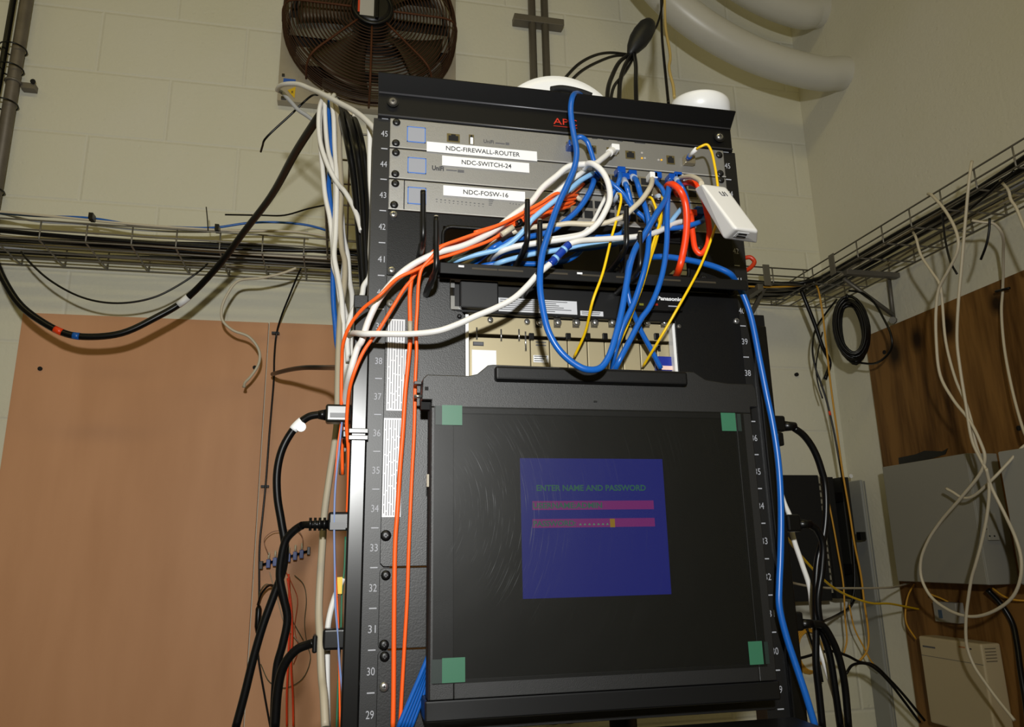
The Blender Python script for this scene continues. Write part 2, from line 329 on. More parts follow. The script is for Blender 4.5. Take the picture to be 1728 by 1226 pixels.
# strut slightly lower so that it reads as in the photo
o = MB().tube([(-1.218, 1.20, 1.9), (-1.218, 1.20, 4.0)], .0165, 14).build('conduit', mat('mottled_conduit', (112, 104, 92), .55, metal=.4, var=.3, vscale=30)); tag(o, 'mottled grey conduit running up the wall at far left', 'conduit')
cl = px(37, 133, y=1.18); MB().ring((-1.218, 1.20, cl.z), AX, Vector((0, 1, 0)), .0185, .004, 20, 6).build('clamp', M_cond, o)
MB().box(-1.20, -1.165, 1.205, 1.2299, cl.z-.012, cl.z+.006).build('clamp_foot', M_cond, o, .001)
p = px(56, 138, y=1.203); MB().cyl(p, p+Vector((0, -.004, 0)), .007, 8).build('clamp_bolt', M_hole, o)
o, _ = cable('wall_cable', 'black cable strapped along the left side of the far left conduit', 'cable', [(-1.247, 1.19, 4.0), (-1.247, 1.19, 3.0), (-1.252, 1.195, 2.6), (-1.262, 1.2, 2.45), (-1.30, 1.2, 2.2)], .0085, M_bcab, world=True)
for v in (83, 117, 177, 324):
    z = px(45, v, y=1.19).z; MB().ring((-1.230, 1.197, z), AX, Vector((0, 1, 0)), .0335, .0022, 20, 5).build('cable_tie', M_bcab, o)
M_pipe = mat('white_pvc_duct', (200, 198, 190), .35, var=.06, vscale=8)
pm = [Vector((1.275, .985, 2.922)), Vector((1.24, .985, 2.922))]+[px(u, v, y=.985) for u, v in ((1390, 125), (1337, 114), (1279, 95), (1220, 66), (1165, 30), (1115, -15), (1070, -70), (1030, -140))]
pu = [Vector((1.275, 1.05, px(1405, 22, y=1.05).z)), Vector((1.23, 1.05, px(1395, 22, y=1.05).z))]+[px(u, v, y=1.05) for u, v in ((1360, 21), (1320, 10), (1280, -8), (1240, -32), (1200, -65), (1160, -110))]
for nm, pts, r, lab in (('duct_pipe', pm, .0535, 'large white curved pipe entering the right wall, lower of the two'),
                        ('duct_pipe', pu, .055, 'large white curved pipe entering the right wall, upper of the two, cut by the frame')):
    o, _ = cable(nm, lab, 'pipe', pts, r, M_pipe, world=True, seg=24)

# ------------------------------------------------------------------ wire basket trays
def tray(name, label, A, B, side, width, rung=.1045, hgt=.05, lw=.0022, z0=2.2, skipback=False):
    A, B = Vector(A), Vector(B); d = (B-A); Ln = d.length; d.normalize(); n = Vector(side)
    m = MB(); up = Vector((0, 0, 1))
    for h in (0, .025, hgt): m.tube([A+up*h, B+up*h], lw, 6)
    for w_ in ([.045, .09, .135] if width > .15 else [.05, .1]):
        if w_ < width: m.tube([A+n*w_, B+n*w_], lw, 6)
    for h in (0, .025, hgt): m.tube([A+n*width+up*h, B+n*width+up*h], lw, 6)
    k = 0
    while k*rung <= Ln+.001:
        p = A+d*(k*rung); m.tube([p+up*hgt, p+up*.004, p+n*.004, p+n*(width-.004), p+n*width+up*.004, p+n*width+up*hgt], lw, 6, caps=True); k += 1
    o = m.build('wire', M_wire, None); root = thing(name, (A.x, A.y, z0), label, 'cable tray')
    o.parent = root; o.location = ORG[o.name]-ORG[root.name]; return root
t1 = tray('cable_tray', 'long wire basket cable tray along the back wall', (-2.6, 1.03, 2.2), (1.075, 1.03, 2.2), (0, 1, 0), .19)
t2 = tray('cable_tray', 'wire basket cable tray along the right wall', (1.075, 1.22, 2.2), (1.075, -1.2, 2.2), (1, 0, 0), .18)
t3 = tray('cable_tray', 'short wire basket tray bridging from the back wall to above the rack', (-.345, 1.02, 2.2), (-.345, .34, 2.2), (1, 0, 0), .12)
# brackets: part of trays
M_brk = mat('dull_bracket_steel', (110, 106, 98), .5, metal=.5)
b1 = MB(); b1.box(1.09, 1.262, .875, .893, 2.182, 2.197); b1.build('support_arm', M_brk, t2, .001)
b1 = MB().tube([px(1424, 470, x=1.10), px(1508, 532, x=1.255)], .0065, 4); b1.build('support_brace', M_brk, t2)
b1 = MB().tube([px(1499, 462, x=1.25), px(1508, 540, x=1.255)], .006, 4); b1.build('support_plate', M_brk, t2)
MB().cyl(px(1508, 540, x=1.25), px(1506, 540, x=1.235), .010, 8).build('anchor_bolt', M_brk, t2)
b2 = MB().box(.90, .918, 1.03, 1.2299, 2.178, 2.197); b2.build('support_arm', M_brk, t1, .001)
b2 = MB().tube([px(1298, 470, y=1.04), px(1268, 528, y=1.21)], .0075, 4); b2.build('support_brace', M_brk, t1)
a = px(1293, 462, y=1.025); b2 = MB().box(a.x-.011, a.x+.011, 1.021, 1.024, 2.19, 2.256); b2.build('splice_plate', M_brk, t1, .001)
a = px(1405, 445, x=1.07); b2 = MB().box(1.067, 1.070, a.y-.012, a.y+.012, 2.19, 2.252); b2.build('splice_plate', M_brk, t2, .001)
# cables lying in trays
mats = [M_bcab, M_bcab, M_white2, M_bcab, M_beige, M_bcab, M_grey, M_bcab, M_beige, M_bcab]
grp = 'cables lying in the back wall tray'
names = {M_bcab: 'black', M_white2: 'ivory', M_beige: 'beige', M_grey: 'grey', M_blue: 'blue', M_yelold: 'yellow', M_yel: 'yellow', M_white: 'white'}
for i in range(9):
    yy = 1.05+.017*i; r = (.006, .005, .0035, .007, .0032, .006, .0034, .005, .0034)[i]; m = mats[i]
    pts = [(-2.6+.41*k, yy+random.uniform(-.006, .006), 2.207+r+random.uniform(0, .010)+(.012 if (k+i) % 3 == 0 else 0)) for k in range(8)]+[(.45, yy, 2.214), (.8, yy, 2.211), (1.04, yy-.01, 2.210), (1.10, yy-.08, 2.212)]
    cable('tray_cable', names[m]+' cable lying in the wire tray along the back wall', 'cable', pts, r, m, grp, world=True, sub=4, seg=6)
cable('tray_cable', 'blue cable resting on top of the back wall tray', 'cable', [(-60, 352, 1.08), (0, 359), (60, 364), (154, 368), (230, 380), (290, 383), (360, 384), (420, 376), (470, 375), (520, 380), (557, 391), (575, 400, 1.08)], .0034, M_blue)
cable('tray_cable', 'upper pale cable resting on the left half of the back wall tray', 'cable', [(-60, 352, 1.06), (0, 357), (100, 366), (200, 376), (300, 384), (400, 389), (500, 391), (570, 402, 1.06)], .0033, M_white2)
cable('tray_cable', 'grey cable sagging just above the back wall tray at the left', 'cable', [(-60, 354, 1.12), (0, 360), (60, 373), (140, 378), (240, 388), (330, 391), (430, 388), (520, 392, 1.12)], .003, M_grey)
cable('tray_cable', 'thin black wire rising from the tray to the white bundle', 'cable', [(380, 362, 1.0), (440, 363), (480, 363), (520, 352), (548, 346, .9)], .0022, M_bcab)
for u, v in ((154, 366), (366, 385)):
    p = px(u, v, y=1.03); MB().box(p.x-.004, p.x+.006, 1.02, 1.045, p.z-.008, p.z+.008).build('cable_tie', M_bcab, t1)
cable('zip_tie', 'stiff black zip tie tail standing up from the back wall tray', 'zip tie', [(348, 349, 1.03), (350, 370), (351, 389, 1.03)], .0014, M_bcab)
grp = 'cables lying in the right wall tray'
for i in range(8):
    xx = 1.095+.017*i; r = (.006, .0035, .007, .0032, .006, .005, .0035, .004)[i]; m = mats[(i+1) % 10]
    pts = [(xx+random.uniform(-.005, .005), 1.15-.25*k, 2.207+r+random.uniform(0, .014)) for k in range(10)]
    cable('tray_cable', names[m]+' cable lying in the wire tray along the right wall', 'cable', pts, r, m, grp, world=True, sub=4, seg=6)
cable('tray_cable', 'old yellow fiber cable lying in the tray right of the rack', 'cable', [(1200, 480, 1.05), (1262, 483), (1310, 484), (1345, 482), (1372, 478, 1.05), (1379, 484, 1.03), (1387, 521), (1394, 580), (1402, 651), (1413, 731), (1421, 790), (1433, 860), (1442, 917), (1453, 971), (1458, 1012), (1466, 1079), (1462, 1100), (1450, 1115, 1.08)], .0028, M_yelold)
cable('zip_tie', 'upper black zip tie tail crossing the right wall tray', 'zip tie', [(1712, 288, 1.06), (1690, 306), (1668, 326), (1636, 353, 1.06)], .003, M_bcab, ax='x')
cable('zip_tie', 'black zip tie tail hanging left of the white cable on the right wall', 'zip tie', [(1590, 360, 1.06), (1592, 380), (1596, 410), (1605, 444), (1615, 462, 1.06)], .0024, M_bcab, ax='x')
cable('zip_tie', 'short black zip tie tail hanging below the right wall tray', 'zip tie', [(1670, 368, 1.07), (1669, 390), (1664, 414), (1655, 438, 1.07)], .0026, M_bcab, ax='x')

# ------------------------------------------------------------------ rack
rack = thing('equipment_rack', (0, .3, 0), 'tall black open equipment rack with numbered rails', 'rack')
post_mat = M_rail
for sx, nm in ((-1, 'left'), (1, 'right')):
    # front rail: face flange and side flange
    b = MB(); x0, x1 = sorted((sx*.2300, sx*.2625)); b.box(x0, x1, .0012, .004, 0.0, 2.0)
    x0, x1 = sorted((sx*.2600, sx*.2625)); b.box(x0, x1, .004, .085, 0.0, 2.0); b.build('front_rail', post_mat, rack)
    b = MB(); x0, x1 = sorted((sx*.2300, sx*.2625)); b.box(x0, x1, .60, .603, 0.0, 2.0); x0, x1 = sorted((sx*.2600, sx*.2625)); b.box(x0, x1, .54, .60, 0, 2.0); b.build('rear_rail', post_mat, rack)
    for k in range(0, 18):
        z = zu(k); x = sx*.2478; MB().box(x-.0042, x+.0042, .0004, .0012, z-.0007, z+.0007).build('unit_tick', M_print, rack)
    for k in range(0, 18):
        n = str(45-k); z = zu(k+.5); x = sx*.2482
        MB().text(n, x-.0043, x+.0043, z-.0042, z+.0042, .0008).build('unit_number', M_print, rack)
b = MB().prism([(-.2575, 2.0), (.2575, 2.0), (.2575, 2.036), (-.2575, 2.036)], -.001, .003)
b.add([(-.2575, -.001, 2.036), (.2575, -.001, 2.036), (.2575, .002, 2.036), (-.2575, .002, 2.036), (-.2590, -.019, 2.056), (.2590, -.019, 2.056), (.2590, -.017, 2.0585), (-.2590, -.017, 2.0585)], [(0, 1, 5, 4), (3, 7, 6, 2), (4, 5, 6, 7), (0, 4, 7, 3), (1, 2, 6, 5)])
b.box(-.2575, .2575, .003, .62, 1.999, 2.002)
cap = b.build('top_cap', mat('rack_cap_black', (6, 6, 7), .42, spec=.35), rack)
for i, (x0, z) in enumerate(((0, 2.0372), (0, 2.0035))):
    MB().tube([(-.257, -.0022, z), (.257, -.0022, z)], .0016, 6).build('edge_fold', mat('fold_highlight', (84, 84, 88), .35, metal=.4), cap)  # pale tubes paint the highlight along the cap's folded edges
M_apc = mat('red_brand_print', (196, 42, 22), .5)
a = px(934, 209, y=-.0015); b_ = px(973, 199, y=-.0015)
MB().text('APC', a.x, b_.x, a.z, a.z+.0098, -.0016).build('brand_lettering', M_apc, cap)
MB().box(a.x, b_.x, -.0018, -.0012, a.z-.0033, a.z-.0026).build('brand_underline', M_apc, cap)
def screw(u, v, parent, r=.0052, y=-.0035, m=None, washer=None):
    p = px(u, v, y=y)
    if washer: MB().lathe(p+Vector((0, .0005, 0)), (0, -1, 0), [(washer, 0), (washer, .0015)], 16).build('washer', M_blk2, parent)
    s = MB().lathe(p, (0, -1, 0), [(r, 0), (r, .0018), (r*.75, .0032), (r*.3, .0036)], 16).build('screw', m or M_blk2, parent)
    MB().box(p.x-r*.42, p.x+r*.42, p.y-.0040, p.y-.0035, p.z-r*.10, p.z+r*.10).box(p.x-r*.10, p.x+r*.10, p.y-.0040, p.y-.0035, p.z-r*.42, p.z+r*.42).build('cross_slot', mat('slot_grey', (62, 62, 64), .4, metal=.5), s)
    return s
screw(663, 172, rack, .0055, -.004, M_brk, .0078); screw(1214, 231, rack, .0055, -.004, M_steel, .0085)
# side power strips
def pstrip(sx, lab):
    x0, x1 = sorted((sx*.2600, sx*.2795)); xw0, xw1 = sorted((sx*.2640, sx*.286))
    t = thing('power_strip', (sx*.272, .02, .4), lab, 'power strip')
    bd = MB().box(x0, x1, -.006, .055, .4, 1.733).build('body', mat('satin_black_extrusion', (7, 7, 8), .27, spec=.5), t, .0022, 3)
    bk = MB().box(*sorted((sx*.2630, sx*.2805)), -.0015, .06, 1.733, 1.75).build('end_bracket', M_black, t, .001)
    return t
psl = pstrip(-1, 'tall black power strip on the left side of the rack')
psr = pstrip(1, 'tall black power strip on the right side of the rack')
p = px(603, 733, y=0); MB().box(-.2815, -.2585, -.0082, .057, p.z-.0075, p.z-.0015).box(-.2815, -.2585, -.0082, .057, p.z+.0005, p.z+.0065).build('strap', mat('gloss_black_strap', (14, 14, 15), .3, spec=.5), psl, .0008)
p2 = px(584, 733, y=.01); MB().obox(p2, AX, Vector((0, 1, 0)), AZ, .005, .006, .005).build('strap_buckle', M_bcab, psl, .002)
p2 = px(1296, 738, y=.01); MB().box(.2815, .292, .0, .02, p2.z-.012, p2.z+.006).build('strap_buckle', M_bcab, psr, .002)

# ------------------------------------------------------------------ rack units
def rect(p0, p1, y, d=.001):   # from two pixels (top-left, bottom-right) on plane y -> box dims
    a = px(*p0, y=y); b = px(*p1, y=y); return (min(a.x, b.x), max(a.x, b.x), y-d, y, min(a.z, b.z), max(a.z, b.z))
YF = -.004
def port(parent, u, v, w=.0135, h=.0115, gold=True, name='port'):
    p = px(u, v, y=YF); fr = mat('port_shield', (120, 108, 70), .4, metal=.6)
    MB().box(p.x-w/2, p.x+w/2, YF-.0006, YF+.0002, p.z-h/2, p.z+h/2).build(name, fr, parent)
    q = MB().box(p.x-w*.38, p.x+w*.38, YF-.0010, YF-.0004, p.z-h*.36, p.z+h*.25).box(p.x-w*.18, p.x+w*.18, YF-.0010, YF-.0004, p.z+h*.25, p.z+h*.42); return q.build(name+'_opening', M_hole, parent)
def unit(name, k, lab, cat, split=None):
    t = thing(name, (0, .1, zu(k+1)), lab, cat)
    z1, z0 = zu(k)-.0008, zu(k+1)+.0008
    MB().box(-.2413, .2413, YF, -.0001, z0, z1).build('front_panel', M_silver, t, .0011)
    MB().box(-.2411, .2411, YF-.0006, YF+.0012, z0-.0002, z0+.0011).build('lower_edge', mat('folded_edge_highlight', (215, 214, 212), .3, metal=.5), t)  # bright strip stands in for the highlight on the folded lip
    MB().box(-.2200, .2200, .012, .26, z0+.001, z1-.001).build('chassis', mat('chassis_grey', (120, 120, 122), .4, metal=.5), t)
    return t
def frame_square(parent, u0, v0, u1, v1):
    a = px(u0, v0, y=YF); b = px(u1, v1, y=YF); x0, x1, z0, z1 = a.x, b.x, b.z, a.z; w_ = .0011; y0, y1 = YF-.0009, YF+.0001
    MB().box(x0, x1, y0, y1, z0, z0+w_).box(x0, x1, y0, y1, z1-w_, z1).box(x0, x0+w_, y0, y1, z0, z1).box(x1-w_, x1, y0, y1, z0, z1).build('screen_border', mat('blue_screen_border', (70, 120, 205), .3), parent)
    MB().box(x0+w_, x1-w_, YF-.0006, YF+.0001, z0+w_, z1-w_).build('status_screen', mat('status_screen_film', (150, 152, 160), .3), parent)
def label_strip(parent, p0, p1, txt, tu0, tu1):
    a = px(*p0, y=YF-.001); b = px(*p1, y=YF-.001)
    # strip follows the shelf line of the unit (level in the world)
    x0, x1 = a.x, b.x; zc = (a.z+b.z)/2; h = .0072
    zc = (a.z + b.z)/2
    l = MB().box(x0, x1, YF-.0014, YF-.0002, zc-h, zc+h).build('name_label', M_label, parent)
    ta, tb = x0+(x1-x0)*tu0, x0+(x1-x0)*tu1
    MB().text(txt, ta, tb, zc-.0033, zc+.0033, YF-.0017, bold=.012).build('lettering', M_ink, l)
u1 = unit('firewall_router', 0, 'topmost silver rack unit with the label NDC-FIREWALL-ROUTER', 'network router')
for s in ((669, 207), (668, 242)): screw(*s, u1)
for s in ((1213, 262), (1215, 293)): screw(*s, u1)
frame_square(u1, 687, 213, 718, 242)
port(u1, 765, 233, .0175, .0125); port(u1, 795.5, 235.5, .007, .0145)
p = px(796, 237, y=YF); MB().box(p.x-.0022, p.x+.0018, YF-.0014, YF-.0008, p.z-.006, p.z+.004).build('usb_tongue', M_label, u1)
a = px(816, 241, y=YF); b = px(833, 235, y=YF); MB().text('UniFi', a.x, b.x, a.z, a.z+.0052, YF-.0004, bold=.02).build('brand_lettering', M_mid, u1)
a = px(836, 242, y=YF); b = px(852, 240, y=YF); MB().box(a.x, b.x, YF-.0004, YF, a.z, a.z+.0015).box(b.x+.001, b.x+.006, YF-.0004, YF, a.z-.0005, a.z+.003).build('small_print', M_inkl, u1)
label_strip(u1, (720, 253), (906, 258), 'NDC-FIREWALL-ROUTER', .17, .84)
for u, v in ((964, 247), (998, 252), (1032, 256), (1063.5, 261.5)): port(u1, u, v, .0145, .0125)
port(u1, 1131.5, 270, .0125, .0135)
for u, v, c in ((1083, 267, (235, 180, 60)), (1116, 270, (235, 180, 60)), (1083, 258, (170, 165, 160)), (1088, 267, (170, 165, 160)), (1111, 270, (170, 165, 160))):
    p = px(u, v, y=YF); MB().cyl(p, p+Vector((0, -.0008, 0)), .0016, 10).build('indicator_light', mat('led%d' % c[2], c, .4), u1)
p = px(1160, 273, y=YF); MB().box(p.x-.008, p.x+.008, YF-.010, YF, p.z-.007, p.z+.006).build('fiber_module', mat('sfp_metal', (165, 155, 130), .3, metal=.7), u1, .001)
for u, v in ((1003, 224), (1022, 235), (1046, 237), (1075, 241), (1084, 242)):
    p = px(u, v-3, y=YF); MB().box(p.x-.004, p.x+.004, YF-.0006, YF+.0004, zu(0)-.0022, zu(0)-.0006).build('vent_notch', M_hole, u1)
u2 = unit('network_switch', 1, 'second silver rack unit from the top with the label NDC-SWITCH-24', 'network switch')
for s in ((668, 258), (667, 294)): screw(*s, u2)
for s in ((1216, 304),): screw(*s, u2)
frame_square(u2, 688, 265, 719, 294)
a = px(729, 287, y=YF); b = px(749, 279, y=YF); MB().text('UniFi', a.x, b.x, a.z, a.z+.0070, YF-.0004, bold=.035).build('brand_lettering', M_ink, u2)
a = px(753, 288, y=YF); b = px(771, 286, y=YF); MB().box(a.x, b.x, YF-.0004, YF, a.z+.0005, a.z+.002).box(b.x+.001, b.x+.0095, YF-.0004, YF, a.z-.0008, a.z+.003).build('small_print', M_inkl, u2)
label_strip(u2, (746, 273), (893, 281), 'NDC-SWITCH-24', .22, .79)
u3 = unit('fiber_switch', 2, 'third silver rack unit from the top with the label NDC-FOSW-16', 'network switch')
for s in ((667, 310), (665, 346)): screw(*s, u3)
frame_square(u3, 688, 315, 719, 346)
p = px(682, 330, y=YF); MB().box(p.x-.0006, p.x+.0006, YF-.0006, YF+.0004, zu(3)+.001, zu(2)-.001).build('panel_seam', M_hole, u3)
label_strip(u3, (748, 323), (886, 330), 'NDC-FOSW-16', .24, .79)
t = MB()
for i in range(12):
    p = px(737+i*7.1, 336+i*.75, y=YF); t.box(p.x-.0012, p.x+.0012, YF-.0004, YF, p.z-.0005, p.z+.0005); t.box(p.x-.0006, p.x+.0006, YF-.0004, YF, p.z-.004, p.z-.003)
for i in range(5):
    p = px(861+i*5, 343+i*.7, y=YF); t.box(p.x-.0006, p.x+.0006, YF-.0004, YF, p.z-.0006, p.z+.0006)
for j in range(4):
    p = px(829, 337+j*3, y=YF); t.box(p.x-.0035, p.x+.0035-.001*j, YF-.0004, YF, p.z-.0004, p.z+.0004)
t.build('port_markings', M_inkl, u3)
# switch port block (24 rj45 in two rows) and fiber cages
p0 = px(985, 300, y=YF); 
for r_ in range(2):
    for c_ in range(12):
        x = p0.x+.004+c_*.0143; z = zu(1)-.018-r_*.0125
        q = MB().box(x-.0058, x+.0058, YF-.0010, YF-.0002, z-.0050, z+.0050).build('port_opening', M_hole, u2)
MB().box(p0.x-.0055, p0.x+.004+11*.0143+.008, YF-.0006, YF, zu(1)-.0375, zu(1)-.0105).build('port_block', mat('port_block_tan', (120, 112, 92), .5, metal=.3), u2)
p0 = px(950, 345, y=YF)
MB().box(p0.x-.004, p0.x+.125, YF-.0006, YF, zu(2)-.0385, zu(2)-.007).build('port_block', mat('cage_metal', (170, 165, 155), .3, metal=.6), u3)
for r_ in range(2):
    for c_ in range(8):
        x = p0.x+.005+c_*.0155; z = zu(2)-.0150-r_*.0155
        MB().box(x-.0062, x+.0062, YF-.0012, YF-.0004, z-.0055, z+.0055).build('fiber_cage_opening', M_hole, u3)

# cable manager with ring fingers
cm = thing('cable_manager', (0, 0, zu(5)), 'black two unit cable manager with finger rings below the silver units', 'cable manager')
z1, z0 = zu(3)-.0006, zu(5)+.0006
holes = [(px(762, 0, y=0).x, 0)]
xs = [-.2413, -.172, -.040, -.012, .072, .098, .176, .2413]
hx = [(-.170, -.045), (-.012, .075), (.100, .172)]
hz = (zu(5)+.016, zu(3)-.017)
b = MB(); b.box(-.2413, .2413, -.003, 0, hz[1], z1); b.box(-.2413, .2413, -.003, 0, z0, hz[0])
last = -.2413
for (a_, c_) in hx: b.box(last, a_, -.003, 0, hz[0], hz[1]); last = c_
b.box(last, .2413, -.003, 0, hz[0], hz[1]); b.build('front_plate', M_black, cm)
for (a_, c_) in hx:   # rounded inner collars of the openings
    r_ = .012; pts = []
    for (cx_, cz_, s0) in ((c_-r_, hz[1]-r_, 0), (a_+r_, hz[1]-r_, 90), (a_+r_, hz[0]+r_, 180), (c_-r_, hz[0]+r_, 270)):
        for k in range(5): an = math.radians(s0+k*22.5); pts.append((cx_+r_*math.cos(an), -.002, cz_+r_*math.sin(an)))
    MB().tube(pts, .0028, 6, closed=True).build('opening_rim', M_black, cm)
# projecting shelf lip along the lower edge
b = MB(); lipL, lipR = px(740, 455, y=-.03).x, .236
b.box(lipL, lipR, -.040, -.003, zu(5)+.004, zu(5)+.007); b.box(lipL, lipR, -.042, -.039, zu(5)-.008, zu(5)+.007); b.build('lower_lip', M_blk2, cm, .0015)
for uu in (818, 862, 938, 1000, 1060, 1130, 1190):
    p = px(uu, 468+(uu-818)*.05, y=-.042); MB().box(p.x-.016, p.x+.016, -.0425, -.0419, zu(5)-.001, zu(5)+.0015).build('lip_slot', mat('slot_brown', (52, 44, 28), .6), cm)
for uu in (779, 979, 1245): 
    p = px(uu, 466, y=-.043)
    if uu < 1200: MB().box(p.x-.004, p.x+.003, -.0435, -.0425, zu(5)+.0005, zu(5)+.003).build('clip', M_label, cm)
def finger(u, va, vb, legz, dx, name='ring_finger'):
    y = -.078; top = px(u, va, y=y); bot = px(u, vb, y=y); P = [top, top*.5+bot*.5, bot, bot+Vector((dx*.3, .012, -.006)), bot+Vector((dx, .045, -.010)), bot+Vector((dx, .0765, -.010))]
    q = smooth(P, 5); m = MB(); m.tube(q, [.0034 if i < len(q)*.55 else .0042 for i in range(len(q))], 8); f_ = m.build(name, M_blk2, cm)
    MB().cyl(top, top+Vector((0, 0, .0015)), .0026, 8).build('finger_tip', M_beige, f_)
for u, a_, b_, u2_, a2, b2 in ((714, 322, 398, 736, 366, 450), (890, 337, 402, 911, 372, 452), (1057, 348, 412, 1080, 392, 448)):
    finger(u, a_, b_, 0, 0); finger(u2_, a2, b2, 0, -.004)
for u, v in ((664, 362), (661, 456)): screw(u, v, cm, .0052, -.0035, M_steel)
for u, v in ((1041, 458), (1187, 470), (1181, 418), (1234, 492)): screw(u, v, cm, .005, -.0035, M_blk2, .0075)

# phone system cabinet (8U) with bracket plates
pb = thing('telephone_cabinet', (0, .1, zu(13)), 'wide black telephone system cabinet with tan card slots behind the console', 'telephone system')
zt, zb = zu(5)-.0008, zu(13)+.0008
def rpoly(x0, x1, z0, z1, r, corners):   # rounded rectangle, corners subset of 'bl br tr tl'
    out = []
    for nm, cx_, cz_, s0, px_, pz_ in (('bl', x0+r, z0+r, 180, x0, z0), ('br', x1-r, z0+r, 270, x1, z0), ('tr', x1-r, z1-r, 0, x1, z1), ('tl', x0+r, z1-r, 90, x0, z1)):
        if nm in corners: out += [(cx_+r*math.cos(math.radians(s0+k*18)), cz_+r*math.sin(math.radians(s0+k*18))) for k in range(6)]
        else: out.append((px_, pz_))
    return out
c1 = px(785, 532, y=-.004); cx0 = c1.x; zo = px(770, 524, y=-.004).z
xl = px(760, 490, y=-.004).x
poly = [(-.2413+.004, zb), (cx0, zb), (cx0, zo-.006), (cx0-.004, zo-.001), (xl+.002, zo+.001), (xl, zo+.004), (xl, zt), (-.2413, zt), (-.2413, zb+.004)]
MB().prism(poly, -.004, -.0005).build('left_bracket', M_plate, pb, .0006)
cxr = px(1139, 545, y=-.004).x
MB().prism(rpoly(cxr, .2413, zb, zt, .006, ('br',)), -.004, -.0005).build('right_bracket', mat('bracket_steel_shaded', (4, 4, 5), .42, spec=.35, bump=.08, bscale=700), pb, .0006)  # same steel as the left bracket, base darkened for the dimmer side
MB().box(-.215, .215, .0015, .20, zb, 1.60).build('chassis', M_blk2, pb)
zc0 = px(790, 533, y=.012).z
MB().box(-.150, .150, .06, .30, 1.60, zt-.004).build('card_cage', M_blk2, pb)
MB().box(xl+.004, cxr+.02, .0, .05, zc0+.001, zt-.002).build('top_cover', M_blk2, pb, .002)
a = px(770, 486, y=-.004); b = px(840, 525, y=-.004)
MB().box(a.x+.004, b.x, -.012, .0, zc0+.004, zt-.003).build('fan_guard', mat('matt_black', (12, 12, 13), .5), pb, .002)
# galvanised edge glimpses beside the left bracket
x_ = xl+.0006
MB().box(x_, x_+.005, -.0035, -.001, zo+.006, zo+.020).box(x_, x_+.014, -.0035, -.001, zo+.002, zo+.006).box(x_, x_+.005, -.0035, -.001, zo+.031, zo+.041).build('galvanised_edge', M_steel, pb)
MB().box(cx0+.0004, cx0+.0045, -.0036, .01, 1.6, zo-.004).build('galvanised_edge', M_wp, pb)
MB().box(cxr-.0045, cxr-.0006, -.0036, .01, 1.6, zc0-.002).build('galvanised_edge', M_wp, pb)
for u, v in ((659, 512),): screw(u, v, pb, .0055, -.0045, M_brk)
for u, v in ((775, 534),): screw(u, v, pb, .003, -.0042, M_blk2)
screw(651, 903, pb, .0062, -.0045)
p = px(1145, 551, y=-.004); screw(1145, 551, pb, .003, -.0042, M_brk)
screw(1242, 542, pb, .0045, -.0045, M_steel)
